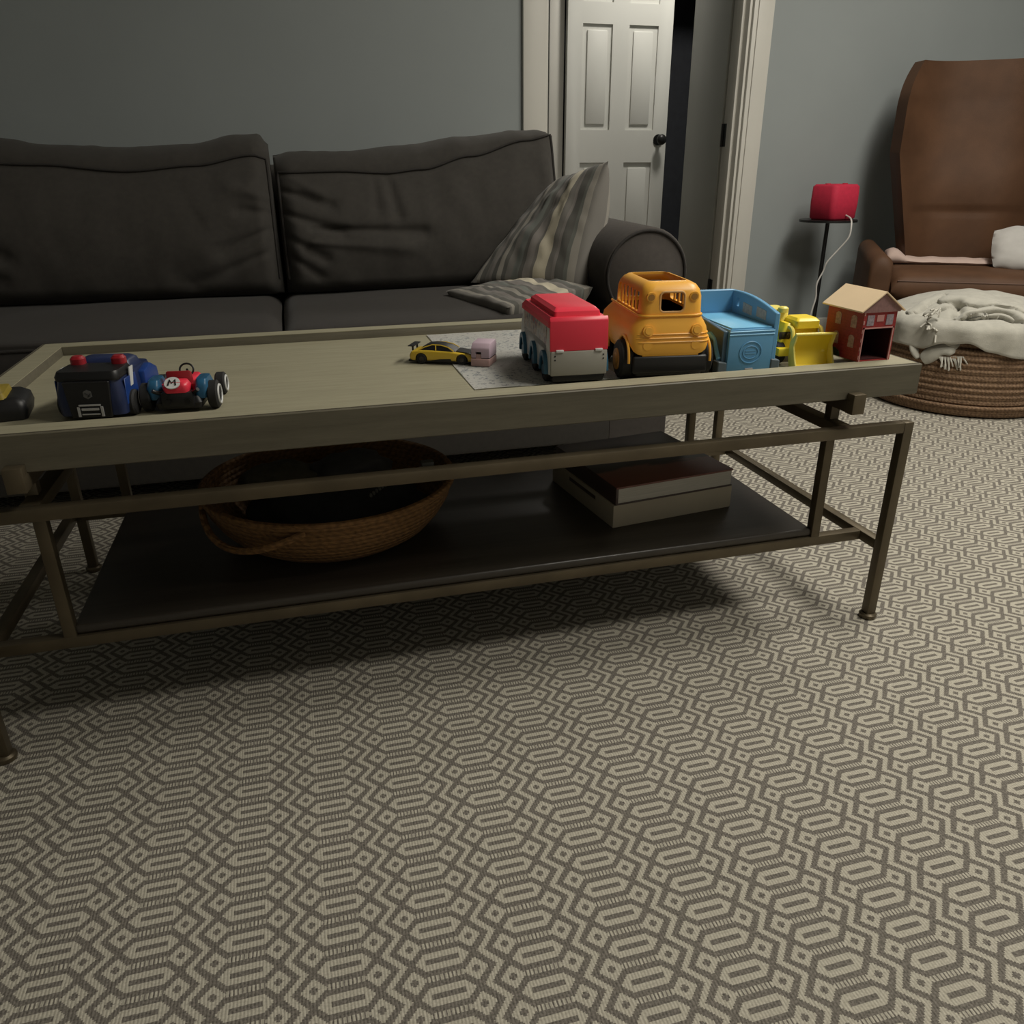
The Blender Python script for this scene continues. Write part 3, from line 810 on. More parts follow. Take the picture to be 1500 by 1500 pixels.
# ------------------------------------------------------------------ side table, speaker, cable
st = thing('side_table', 'slim black pedestal side table against the grey wall', 'side table', (1.272, 2.05, 0))
MB().cyl((0, 0, .556), (0, 0, .565), .118, seg=48).build('tabletop', M['black_metal'], st)
MB().cyl((0, 0, .012), (0, 0, .557), .0085, seg=16).build('pole', M['black_metal'], st)
MB().lathe([(0, 0), (.115, 0), (.115, .006), (.02, .014), (0, .014)], (0, 0, 0), 48).build('base', M['black_metal'], st)
sp = thing('toy_speaker', 'red padded box speaker on the black side table', 'speaker', (1.285, 2.045, .565), 12)
MB().rrect([(-.066, .066, -.060, .060, .02, 0), (-.074, .074, -.068, .068, .024, .008), (-.077, .077, -.070, .070, .024, .07), (-.076, .076, -.068, .068, .024, .130), (-.068, .068, -.060, .060, .022, .139)]).build('body', M['red_pad'], sp, smooth=60)
for sx in (-1, 1): MB().cyl((sx*.05, 0, .136), (sx*.05, 0, .143), .011, seg=20).build('ear_button', M['red_pad'], sp)
MB().cyl((0, 0, .137), (0, 0, .1405), .035, seg=28).build('top_pad', M['red_pad'], sp)
cb = MB().tube(spline([(1.305, 1.985, .585), (1.300, 1.94, .573), (1.292, 1.918, .545), (1.285, 1.915, .50), (1.262, 1.94, .45), (1.232, 1.96, .40), (1.226, 1.97, .36), (1.208, 1.975, .31), (1.212, 1.975, .25), (1.203, 1.98, .18), (1.21, 1.99, .10), (1.19, 1.93, .018), (1.25, 1.88, .006), (1.40, 1.9, .006)], 8), .0034, 8).build('power_cable', M['cable'])
tag(cb, 'white power cable hanging down from the red speaker', 'cable')

# ------------------------------------------------------------------ toys on the tray
# printed sheet
pp = MB(); pp.grid(12, 20, lambda u, v: (-.716+.246*u+.02*v*0, .100+.452*v, TF+.0016+.0012*noise.noise(Vector((u*4, v*6, 0)))))
pv = pp.bm.faces[:]
ex = bmesh.ops.solidify(pp.bm, geom=pv, thickness=.0006)
tag(pp.build('paper_sheet', M['paper']), 'white printed paper sheet lying under the toy cars on the tray', 'paper')

# --- rescue truck, red roof
tk = thing('toy_truck', 'toy rescue truck with red roof and grey rear door', 'toy truck', (-.5535, .088, TF+.0035), -4)
h = .046
TL_ = .215
MB().rrect([(-h, h, .002, TL_, .006, .012), (-h, h, 0, TL_+.004, .006, .03), (-h-.0, h+.0, 0, TL_+.004, .006, .055), (-h+.002, h-.002, .004, TL_-.01, .007, .086)]).build('body', M['white_pl'], tk)
MB().rrect([(-h-.001, h+.001, -.001, TL_-.006, .007, .084), (-h-.001, h+.001, 0, TL_-.008, .008, .092), (-h+.004, h-.004, .006, TL_-.014, .009, .099)]).build('roof', M['red'], tk)
MB().rrect([(-.037, .037, .010, TL_-.03, .004, .097), (-.036, .036, .013, TL_-.034, .004, .106), (-.031, .031, .022, TL_-.045, .004, .111)]).build('roof_hatch', M['red'], tk)
g_ = MB().prism([(-.003, .049), (.0, .049), (.006, .096), (.003, .100), (-.001, .094)], 'x', -h, h, .0012); gate = g_.build('rear_flap', M['red'], tk)
for sx in (-1, 1): MB().box(sx*.031-.006, sx*.031+.006, -.006, -.001, .0475, .0515, .001).build('clip', M['white_pl'], gate)
B(-h+.001, h-.001, -.004, .001, .011, .049, .002).build('rear_door', M['grey_pl'], tk)
for sx in (-1, 1):
    for z in (.036, .042): MB().cyl((sx*.0385, -.0046, z), (sx*.0385, -.003, z), .0013, seg=10).build('bolt', M['black'], tk)
B(-.041, .041, .0, .02, .0005, .012, .002).build('bumper', M['black'], tk)
B(-.038, .038, .02, TL_-.01, .004, .014).build('underbody', M['black'], tk)
for sx in (-1, 1):
    s_ = MB().prism([(.022, .046), (.190, .046), (.185, .084), (.026, .084)], 'x', sx*(h-.0008)-.0008, sx*(h-.0008)+.0008); s_.build('side_window', M['graphic'], tk)
    for y in (.03, .105, .185):
        arc = [(y+.021*cos(radians(a)), .012+.034*sin(radians(a))) for a in range(0, 181, 15)]
        inn = [(y+.014*cos(radians(a)), .012+.025*sin(radians(a))) for a in range(180, -1, -15)]
        MB().prism(arc+inn, 'x', sx*(h-.004), sx*(h+.006), .0008, 1).build('wheel_arch', M['blue_arch'], tk)
        w = MB().wheel((sx*(h-.003), y, .0145), .018 if False else .0145+.003, .011).build('wheel', M['black_soft'], tk)
        MB().cyl((sx*(h+.001), y, .0155), (sx*(h+.0035), y, .0155), .008, seg=20).build('hub', M['blue_arch'], w)
tk.location.z = TF+.0049

# --- school bus
bs = thing('toy_bus', 'large orange-yellow toy school bus with open roof hatch', 'toy bus', (-.408, .068, TF+.0005), -8)
low_b = MB().rrect([(-.063, .060, .002, .205, .016, .038), (-.0665, .0635, -.001, .209, .018, .048), (-.0665, .0635, -.001, .209, .018, .062), (-.063, .060, .002, .207, .018, .082),
                    (-.056, .056, .004, .204, .018, .090), (-.0505, .0505, .007, .192, .016, .0985), (-.0500, .0500, .0075, .180, .016, .1005)])
archs = []
for y in (.034, .168):
    c = MB()
    for sx in (-1, 1): c.cyl((sx*.045, y, .033), (sx*.09, y, .033), .0345, seg=32)
    archs.append(c)
low_b = cut(low_b, *archs)
lb = low_b.build('lower_body', M['bus'], bs, smooth=40)
B(-.055, .055, .004, .204, .006, .040, .006, 3).build('chassis', M['black'], bs)
B(-.0605, .0605, -.001, .012, .012, .040, .004, 3).build('bumper', M['black'], bs)
outer = MB().rrect([(-.0485, .0505, .008, .176, .015, .099), (-.0475, .0495, .0095, .174, .015, .128), (-.0455, .0475, .012, .171, .016, .1375), (-.041, .043, .018, .165, .016, .1445), (-.035, .035, .026, .158, .014, .1485), (-.030, .030, .032, .152, .01, .1495)])
inner = MB().rrect([(-.0445, .0445, .012, .172, .012, .095), (-.0435, .0435, .0135, .170, .012, .128), (-.0415, .0415, .016, .167, .013, .1355), (-.037, .037, .022, .161, .012, .1415), (-.030, .030, .032, .152, .01, .1455)])
roofh = MB().rrect([(-.0305, .0305, .036, .148, .008, .135), (-.0305, .0305, .036, .148, .008, .18)])
sidew = MB().box(-.07, .07, .030, .158, .1045, .134, .006, 3)
rearw = MB().box(-.0185, .0185, -.01, .03, .1065, .135, .006, 3); frontw = MB().box(-.034, .034, .15, .20, .107, .134, .006, 3)
cabn = cut(outer, inner, roofh, sidew, rearw, frontw).build('cabin', M['bus'], bs, smooth=40)
B(-.044, .044, .013, .170, .0975, .1005).build('cabin_floor', pm('inside_shade_plastic', (.02, .012, .006), .6), bs)  # near-black colour stands in for the unlit inside of the bus
for sx in (-1, 1):
    for k in range(1, 6):
        y = .030+.128*k/6; MB().box(sx*.0455-.0014, sx*.0455+.0014, y-.003, y+.003, .1035, .135).build('window_bar', M['bus'], cabn)
def frame_rr(x0, x1, z0, z1, r, y, w, d):
    m = MB(); P = []
    for cx, cz, a0 in ((x1-r, z1-r, 0), (x0+r, z1-r, 90), (x0+r, z0+r, 180), (x1-r, z0+r, 270)):
        for k in range(6):
            a = radians(a0+90*k/5); P.append((cx+r*cos(a), y, cz+r*sin(a)))
    return m.tube(P, w, 8, closed=True)
frame_rr(-.0195, .0195, .1055, .136, .007, .0098, .0018, 0).build('window_frame', pm('pale_orange_rim', (.72, .42, .16), .4), cabn)
for sx in (-1, 1):
    MB().cyl((sx*.034, .0078, .1285), (sx*.034, .0125, .1285), .0072, .0072, 24).build('light_ring', M['bus'], cabn)
    MB().cyl((sx*.034, .0068, .1285), (sx*.034, .0095, .1285), .0048, .0048, 20).build('warning_light', M['hub'], cabn)
    MB().lathe([(0, 0), (.0085, 0), (.0085, .004), (.0065, .0055), (.0045, .004), (0, .004)], (0, 0, 0), 28)
    hm = MB().cyl((sx*.0385, .0035, .0785), (sx*.0385, -.0025, .0795), .0092, .0085, 28); hm.cyl((sx*.0385, -.002, .0795), (sx*.0385, -.004, .0798), .006, .0055, 24); hm.build('headlamp', M['bus'], lb)
    MB().cyl((sx*.0385, .002, .0565), (sx*.0385, -.0018, .0565), .0075, .007, 24).build('lower_lamp', M['bus'], lb)
# raised mouldings
def bandpath(z, y0, hw, y1, r=.016):
    P = [(-hw, y1, z)]+[(-hw+r-r*cos(radians(a)), y0+r-r*sin(radians(a)), z) for a in range(0, 91, 15)]+[(hw-r+r*sin(radians(a)), y0+r-r*cos(radians(a)), z) for a in range(0, 91, 15)]+[(hw, y1, z)]
    return P
MB().tube(bandpath(.1005, .0062, .0512, .185), .0018, 8).build('belt_moulding', M['bus'], lb)
for z, hw, y0 in ((.0735, .0618, .0002), (.0675, .0630, -.0008), (.0615, .0637, -.0012)):
    MB().tube(bandpath(z, y0, hw, .20, .018), .0012, 6).build('side_moulding', M['bus'], lb)
for sx in (-1, 1):
    for y in (.034, .168):
        arcp = [(sx*(.064 if sx > 0 else .067), y+.0345*cos(radians(a)), .033+.0345*sin(radians(a))) for a in range(-5, 186, 10)]
        MB().tube(arcp, .0022, 8).build('arch_rim', M['bus'], lb)
        w = MB().wheel((sx*.0615-(.005 if sx < 0 else 0), y, .0305), .030, .022).build('wheel', M['black_soft'], bs)
        MB().lathe([(0, 0), (.017, 0), (.017, .003), (.012, .006), (.006, .004), (0, .004)], (0, 0, 0), 28)
        hb_ = MB(); q = .005 if sx < 0 else 0; hb_.cyl((sx*(.071+q), y, .0305), (sx*(.0745+q), y, .0305), .0175, .0165, 28); hb_.cyl((sx*(.0745+q), y, .0305), (sx*(.0765+q), y, .0305), .010, .008, 20); hb_.build('hub', M['hub'], w)

# --- blue truck body with deck
bt = thing('toy_wagon', 'light blue toy wagon with flat deck and raised side wall', 'toy vehicle', (-.2665, .070, TF+.0005), -3)
k = MB().prism([(-.039, .004), (.039, .004), (.039, .067), (.0375, .073), (-.0375, .073), (-.039, .067)], 'y', .0, .155, .0015)
k.build('body', M['blue'], bt)
m = MB()
ov = [(.019*cos(2*pi*i/40), -.0006, .036+.017*sin(2*pi*i/40)) for i in range(40)]; m.tube(ov, .0011, 6, closed=True)
ov = [(.013*cos(2*pi*i/40), -.0006, .036+.010*sin(2*pi*i/40)) for i in range(40)]; m.tube(ov, .0008, 6, closed=True)
m.box(-.009, .009, -.0008, .0004, .0335, .035); m.box(-.009, .009, -.0008, .0004, .0375, .039)
m.build('oval_emblem', M['blue'], bt)
for z in (.0645, .0695): MB().tube([(-.039, -.0003, z), (.039, -.0003, z)], .0011, 6).build('rear_ridge', M['blue_light'], bt)
B(-.007, .007, -.0012, .001, .0075, .0105, .0005).build('label_plate', M['silver'], bt)
B(-.0345, .0365, .004, .146, .0725, .0755, .001).build('deck', M['blue_light'], bt)
sl = MB().prism([(.006, .008), (.148, .008), (.152, .072), (.152, .100), (.10, .079), (.05, .074), (.006, .070)], 'x', -.0465, -.039, .001, 1)
sl = cut(sl, MB().box(-.06, -.03, .085, .105, .045, .062, .004, 2))
sl.build('left_side', M['blue_side'], bt)
rw = [(0, .004), (.158, .004), (.158, .112)]+[(.158-.158*t, .112-.016*t**1.6+.004*sin(pi*t)) for t in [i/12 for i in range(1, 13)]]
rwm = MB().prism(rw, 'x', .0375, .0455, .0012, 1)
rwm = cut(rwm, MB().box(.03, .06, .125, .135, .088, .102, .002, 2))
rwo = rwm.build('right_wall', M['blue'], bt)
for y0, y1 in ((.078, .110), (.030, .062)): MB().prism([(y0, .080), (y1, .082), (y1, .098), (y0, .095)], 'x', .0371, .0377).build('window_sticker', M['sticker'], rwo)
fwm = [(-.0465, .05), (.0455, .05), (.0455, .112), (.036, .114), (-.036, .114), (-.0465, .110)]
MB().prism(fwm, 'y', .150, .158, .0015, 1).build('front_wall', M['blue'], bt)
for sx, x in ((-1, -.0475), (1, .0455)):
    f_ = MB().prism([(x-.008, 0), (x+.008, 0), (x+.008, .021), (x-.008, .024)], 'y', -.002, .018, .0015, 1); f_.build('corner_post', M['grey_pl'] if False else pm('slate_plastic', (.10, .13, .15), .5), bt)
    MB().tube([(x, .012, .024), (x, .020, .032), (x-.002*sx, .034, .052), (x, .05, .058), (x, .075, .052), (x, .09, .03)], .0045, 8).build('fender', M['blue_light'], bt)
    for y in (.05, .12): MB().wheel((x, y, .0165), .016, .012).build('wheel', M['black_soft'], bt)

# --- yellow loader
yl = thing('toy_loader', 'yellow toy front loader with its scoop facing out', 'toy vehicle', (-.141, .082, TF+.0005), -6)
bk = MB(); pr = [(.0, .002), (-.008, .004), (-.0035, .004), (.010, .009), (.016, .022), (.014, .040), (.004, .0535), (.0015, .0545), (.006, .058), (.0185, .042), (.021, .022), (.014, .005)]
pr = [(-.009, .0025), (.009, .0045), (.0155, .018), (.0145, .036), (.006, .0515), (.001, .0555), (.005, .0575), (.0185, .040), (.0205, .017), (.013, .0005), (-.009, .0005)]
bk.prism(pr, 'x', -.032, .036)
bkt = bk.build('scoop', M['yellow'], yl)
for sx, x in ((-1, -.032), (1, .036)):
    MB().prism([(-.011, .0005), (.014, .0005), (.0205, .02), (.0185, .041), (.003, .0575), (.0, .052), (.006, .035), (-.002, .016)], 'x', x-.0016, x+.0016, .0006, 1).build('scoop_side', M['yellow_pale'], bkt)
MB().tube([(-.034, .001, .0555), (.038, .001, .0555)], .0022, 8).build('scoop_lip', M['yellow_pale'], bkt)
MB().rrect([(-.044, .030, .040, .125, .006, .020), (-.044, .030, .038, .128, .006, .040), (-.034, .028, .040, .126, .006, .060), (-.030, .026, .046, .12, .006, .0665)]).build('body', M['yellow'], yl)
MB().rrect([(-.020, .022, .028, .075, .004, .060), (-.020, .022, .028, .075, .004, .072), (-.016, .018, .034, .07, .004, .0765)]).build('hood', M['yellow'], yl)
MB().rrect([(-.044, -.014, .07, .118, .005, .06), (-.044, -.014, .07, .118, .005, .080), (-.042, -.016, .074, .114, .005, .0865)]).build('cab', M['yellow_pale'], yl)
MB().rrect([(-.036, -.020, .058, .074, .006, .082), (-.036, -.020, .058, .074, .006, .089), (-.033, -.023, .061, .071, .004, .0915)]).build('beacon', M['yellow_pale'], yl)
B(-.0455, -.043, .046, .075, .040, .0535).build('window', M['glass_dark'], yl)
B(-.044, -.024, .0375, .0395, .041, .0535, .0015).build('window', M['glass_dark'], yl)
B(-.052, -.030, .018, .05, .016, .030, .003, 2).build('step', M['yellow'], yl)
for sx, x in ((-1, -.026), (1, .026)):
    MB().tube(spline([(x, .055, .058), (x, .035, .0605), (x, .026, .052), (x, .020, .030), (x, .016, .022)], 6), .0036, 8).build('lift_arm', M['yellow_pale'], yl)
for sx, x in ((-1, -.042), (1, .036)):
    for y in (.044, .105):
        w = MB().wheel((x, y, .0185), .0185, .018).build('wheel', M['black_soft'], yl)
        MB().cyl((x+sx*.008, y, .0185), (x+sx*.0105, y, .0185), .009, seg=18).build('hub', M['yellow'], w)

# --- doll house
dh = thing('dollhouse', 'red brick-print toy house with cream roof at the tray corner', 'toy house', (-.058, .036, ZT+.0004), 0)
hw, dp, eh, ah = .031, .092, .086, .109
sh_ = MB().prism([(-hw, 0), (hw, 0), (hw, eh), (0, ah), (-hw, eh)], 'y', 0, dp)
sh_ = cut(sh_, MB().prism([(-hw+.002, .002), (hw-.002, .002), (hw-.002, eh-.002), (0, ah-.003), (-hw+.002, eh-.002)], 'y', .002, dp-.002), B(-.0275, .0265, -.01, .01, .0015, .0535))
hs = sh_.build('walls', M['brick'], dh)
B(-.0285, .0285, .02, .088, .0022, .084).build('interior', M['house_in_shade'], dh) if False else None
m = MB().box(-hw+.0022, hw-.0022, .075, .0765, .002, .08).box(-hw+.0022, -hw+.0030, .004, .076, .002, .08).box(hw-.0030, hw-.0022, .004, .076, .002, .08)
m.box(-hw+.003, hw-.003, .004, .076, .0022, .0028).box(-hw+.003, hw-.003, .0022, .076, .0565, .0575); m.build('inner_shade_liner', M['house_in_shade'], dh)  # dark liner added so the inside of the house reads unlit
for sx in (-1, 1):
    n_ = Vector((sx*(ah-eh), hw)); n_.normalize()
    ex_ = 1.30; dx = hw*ex_; 
    a = (0, ah+.0006); b_ = (sx*dx, ah+.0006-(ah-eh)*ex_); t = .0022
    pts = [a, b_, (b_[0]+n_.x*t*0, b_[1]+t), (0, ah+.0006+t)]
    MB().prism(pts if sx > 0 else pts[::-1], 'y', -.006, dp+.006).build('roof_panel', M['house_roof'], dh)
MB().prism([(-hw-.003, eh-.007), (hw+.003, eh-.007), (hw+.006, eh-.003), (0, ah-.001), (-hw-.006, eh-.003)], 'y', -.0022, -.0004).build('gable', M['house_gable'], dh)
m = MB()
for x0, x1, z0, z1 in ((-.0292, -.0272, 0, .055), (.0262, .0282, 0, .055), (-.0292, .0282, .0530, .0550)): m.box(x0, x1, -.0014, .0006, z0, z1)
m.build('door_frame', M['house_trim'], dh)
for x, mat_ in ((-.018, 'house_win_b'), (0, 'house_trim'), (.018, 'house_win_b')):
    B(x-.0065, x+.0065, -.0008, .0004, .058 if mat_ == 'house_win_b' else .064, .0745).build('window_print', M[mat_], hs)
for z0, z1 in ((.052, .072), (.020, .040)):
    for y in (.022, .062): 
        m = MB().prism([(y-.007, z0), (y+.007, z0), (y+.007, z1-.003), (y+.003, z1), (y-.003, z1), (y-.007, z1-.003)], 'x', -hw-.0006, -hw+.0004); m.build('window_print', M['house_win'], hs)
m = MB()
for i in range(6): m.box(-.0308, -.0285, -.0007, .0004, .004+i*.014, .010+i*.014)
m.build('quoin', M['house_trim'], hs)
MB().prism([(.045, 0), (.075, 0), (.072, .009), (.06, .014), (.048, .008)], 'x', -hw-.0008, -hw+.0004).build('bush_print', M['green_print'], hs)

# --- yellow sports car
sc_ = thing('toy_sports_car', 'small yellow toy sports car with black bonnet and rear wing', 'toy car', (-.7235, .3035, TF+.0003), -27)
L = .058
side = [(-L, .0075), (-L-.001, .014), (-L+.003, .0215), (-.040, .0232), (-.018, .0235), (.016, .0225), (.042, .0195), (L-.003, .0165), (L, .011), (L-.002, .0065), (-L+.005, .0055)]
m = MB().prism(side, 'y', -.0215, .0215, .0028, 3)
wc = []
for x in (-.037, .036):
    c = MB(); c.cyl((x, -.04, .0085), (x, -.013, .0085), .0108, seg=28); c.cyl((x, .04, .0085), (x, .013, .0085), .0108, seg=28); wc.append(c)
m = cut(m, *wc); body = m.build('body', M['car_yellow'], sc_, smooth=40)
m = MB().rrect([(-.045, .024, -.019, .019, .008, .0215), (-.036, .013, -.0165, .0165, .008, .0285), (-.029, .002, -.0145, .0145, .008, .0325), (-.022, -.006, -.012, .012, .006, .0335)]); m.build('roof', M['black'], sc_, smooth=60)
for s2 in (-1, 1):
    y = s2*.0183
    m = MB().tube([(.021, y+s2*.0006, .0235), (.011, y-s2*.0018, .0292), (-.002, y-s2*.0035, .0322), (-.018, y-s2*.0040, .0325), (-.032, y-s2*.0022, .0282), (-.042, y, .0235)], .0011, 6); m.build('window_trim', M['car_yellow'], sc_)
    m = MB().tube([(-.012, y-s2*.0036, .0325), (-.011, y+s2*.0004, .0235)], .0011, 6); m.build('pillar', M['car_yellow'], sc_)
    MB().prism([(-.020, .0065), (.018, .0065), (.016, .0105), (-.004, .0095)], 'y', s2*.0216-.0004, s2*.0216+.0004).build('side_skirt', M['black'], sc_)
MB().prism([(.024, .0228), (.044, .0203), (L-.006, .0176), (L-.006, .0183), (.044, .0210), (.024, .0235)], 'y', -.015, .015).build('bonnet', M['black'], sc_)
m = MB().box(-L-.003, -L+.008, -.019, .019, .0292, .0305); m.box(-L+.002, -L+.005, -.013, -.011, .021, .030); m.box(-L+.002, -L+.005, .011, .013, .021, .030); m.build('rear_wing', M['black'], sc_)
B(-L-.003, L-.004, -.02, .02, .0035, .0068, .001).build('splitter', M['black'], sc_)
for x in (-.037, .036):
    for s2 in (-1, 1):
        w = MB().wheel((x, s2*.0185, .0091), .009, .007, 'y').build('wheel', M['black_soft'], sc_)
        MB().cyl((x, s2*.0215, .0091), (x, s2*.0226, .0091), .0052, .004, 16).build('hub', M['glass_dark'], w)

# --- small lilac and pink toy
pk = thing('toy_block', 'small lilac and dusty pink block toy beside the yellow car', 'toy', (-.664, .262, TF+.0024), -30)
B(-.0165, .0165, -.022, .024, 0, .0125, .0015).build('base', M['rose'], pk)
cp = MB().prism([(-.020, .0135), (.024, .0135), (.026, .033), (.020, .040), (-.012, .038), (-.020, .030)], 'x', -.0165, .0165, .002, 2)
cp = cut(cp, B(-.008, .002, -.03, -.012, .010, .024)); cp.build('lid', M['lilac'], pk)
B(-.0075, .0015, -.0195, -.012, .0115, .020).build('latch', M['rose'], pk); B(-.0075, .0015, -.014, -.0118, .0185, .0245).build('notch', M['black'], pk)
B(-.0155, .0155, -.0185, .021, .0122, .0138).build('seam', M['black'], pk)

# --- police style truck
rv = thing('toy_patrol_truck', 'dark blue toy patrol truck with black tailgate and red roof lights', 'toy truck', (-1.247, .088, TF+.0005), -9)
MB().rrect([(-.043, .043, .0, .135, .01, .008), (-.045, .045, -.001, .138, .012, .022), (-.044, .044, 0, .138, .012, .040), (-.041, .041, .003, .132, .012, .056)]).build('body', M['navy'], rv, smooth=50)
MB().rrect([(-.041, .041, .001, .060, .008, .055), (-.042, .042, 0, .062, .009, .060), (-.039, .039, .004, .058, .008, .067)]).build('bed_cover', M['black'], rv, smooth=50)
MB().rrect([(-.036, .036, .062, .12, .01, .055), (-.034, .034, .066, .112, .01, .066), (-.03, .03, .07, .104, .01, .070)]).build('cab', M['navy'], rv, smooth=50)
tg = MB().prism([(-.026, .006), (.026, .006), (.030, .055), (-.030, .055)], 'y', -.0035, .002, .001, 1).build('tailgate', M['black'], rv)
m = MB().prism([(.0, .032), (.0055, .035), (.005, .042), (0, .0445), (-.005, .042), (-.0055, .035)], 'y', -.0042, -.0033); m.build('shield_emblem', pm('dull_silver', (.12, .12, .12), .4), tg)
m = MB().tube([(.0035, -.0044, .036), (-.003, -.0044, .0405)], .0007, 6); m.tube([(.0, -.0044, .0345), (.0042, -.0044, .0395)], .0006, 6); m.build('shield_mark', M['black'], tg)
m = MB().box(-.014, .014, -.0052, -.003, .0225, .0245).box(-.0165, -.0135, -.0055, -.003, .008, .0215).box(.0135, .0165, -.0055, -.003, .008, .0215).box(-.0115, .0115, -.0055, -.003, .0105, .012).box(-.011, .011, -.0055, -.003, .0165, .0195)
m.build('plate_grille', M['silver'], tg)
for s2 in (-1, 1):
    MB().prism([(.008, .020), (.058, .020), (.055, .054), (.012, .054)], 'x', s2*.0445-.0006, s2*.0445+.0006, .0004, 1).build('side_panel', M['royal'], rv)
    MB().prism([(.030, .040), (.040, .040), (.050, .0645), (.036, .0645)], 'x', s2*.0448-.0007, s2*.0448+.0007).build('white_stripe', M['white_pl'], rv)
    MB().prism([(.07, .02), (.135, .02), (.13, .045), (.105, .056), (.075, .05)], 'x', s2*.045-.004, s2*.045+.006, .002, 2).build('fender', M['royal'], rv)
    MB().rrect([(s2*.027-.009, s2*.027+.009, .046, .064, .006, .066), (s2*.027-.009, s2*.027+.009, .046, .064, .006, .0745), (s2*.027-.006, s2*.027+.006, .049, .061, .004, .078)]).build('roof_light', M['red_dark'], rv)
    for y in (.030, .106): MB().wheel((s2*.042, y, .0175), .0175, .016).build('wheel', M['black_soft'], rv)

# --- go-kart
kt = thing('toy_go_kart', 'red and blue toy go-kart with black wheels beside the patrol truck', 'toy kart', (-1.139, .098, TF+.0005), -6)
MB().rrect([(-.030, .030, .0, .10, .006, .006), (-.032, .032, -.001, .102, .006, .014), (-.028, .028, .004, .098, .006, .022)]).build('chassis', M['black'], kt)
eng = MB().box(-.022, .022, -.004, .014, .008, .030, .003).build('engine', M['black'], kt)
for x in (-.012, .014): MB().cyl((x, -.007, .017), (x, -.002, .017), .004, .004, 16).build('exhaust', M['black_metal'], eng)
MB().prism([(.030, .018), (.070, .018), (.066, .026), (.040, .030), (.032, .052), (.024, .054), (.022, .022)], 'x', -.017, .017, .003, 2).build('seat', M['red_dark'], kt)
cw = MB().rrect([(-.016, .016, -.004, .02, .007, .029), (-.018, .018, -.006, .022, .008, .037), (-.014, .014, -.003, .02, .007, .044)]); cwl = cw.build('rear_cowl', M['red'], kt, smooth=60)
dd = Matrix.Rotation(radians(35), 3, 'X')
m = MB().cyl(dd @ Vector((0, 0, 0)), dd @ Vector((0, 0, .0015)), .0105, seg=28); bmesh.ops.translate(m.bm, verts=m.bm.verts, vec=(-.003, -.002, .0425)); m.build('emblem_disc', M['white_pl'], cwl)
m = MB().tube([dd @ Vector(p) for p in ((-.005, -.005, .002), (-.0035, .005, .002), (0, -.001, .002), (.0035, .005, .002), (.005, -.005, .002))], .0011, 6); bmesh.ops.translate(m.bm, verts=m.bm.verts, vec=(-.003, -.002, .0425)); m.build('emblem_mark', M['black'], cwl)
m = MB().tube([(.006*cos(2*pi*i/20)*1.6, .075+.004*sin(2*pi*i/20), .044+.008*sin(2*pi*i/20)) for i in range(20)], .0014, 6, closed=True); m.cyl((0, .077, .044), (0, .09, .028), .0016, seg=10); m.build('steering_wheel', M['black'], kt)
MB().rrect([(-.013, .013, .07, .118, .006, .012), (-.014, .014, .068, .12, .006, .022), (-.009, .009, .074, .116, .005, .031)]).build('nose', M['red'], kt, smooth=60)
for s2 in (-1, 1):
    MB().rrect([(s2*.030-.008, s2*.030+.008, .006, .05, .005, .018), (s2*.032-.009, s2*.032+.009, .004, .052, .006, .034), (s2*.032-.007, s2*.032+.007, .010, .046, .006, .044)]).build('side_pod', M['kart_blue'], kt, smooth=60)
    MB().rrect([(s2*.021-.005, s2*.021+.005, .02, .06, .004, .022), (s2*.021-.005, s2*.021+.005, .02, .06, .004, .036)]).build('side_pad', M['red'], kt, smooth=60)
    for y, r in ((.022, .0195), (.098, .0165)):
        w = MB().wheel((s2*(.045 if y < .05 else .041), y, r), r, .014).build('wheel', M['black_soft'], kt)
        x = s2*(.0525 if y < .05 else .0485); MB().tube([(x, y+r*.66*cos(2*pi*i/28), r+r*.66*sin(2*pi*i/28)) for i in range(28)], .0016, 6, closed=True).build('wheel_rim', M['white_pl'], w)
    MB().tube([(s2*.018, .012, .026), (s2*.024, -.002, .030), (s2*.030, -.006, .034)], .0028, 8).build('exhaust_pipe', M['black_metal'], kt)

# --- toy at the left edge of the tray
ec = thing('toy_vehicle', 'black and yellow toy vehicle at the left end of the tray', 'toy vehicle', (-1.372, .150, TF+.0005), 8)
MB().rrect([(-.018, .030, -.03, .05, .008, .0), (-.020, .033, -.032, .052, .010, .012), (-.018, .031, -.030, .05, .010, .024), (-.012, .022, -.024, .044, .008, .030)]).build('body', M['black'], ec, smooth=60)
MB().rrect([(-.016, .010, -.026, .04, .006, .029), (-.016, .008, -.024, .038, .006, .037)]).build('top_band', pm('mustard_plastic', (.30, .22, .03), .4), ec)
MB().rrect([(-.016, -.001, -.016, .02, .004, .036), (-.016, -.003, -.014, .018, .004, .058)]).build('cab', M['white_pl'], ec)
MB().rrect([(-.016, -.002, -.012, .016, .004, .058), (-.016, -.004, -.01, .014, .004, .068)]).build('cab_roof', M['rose'], ec)

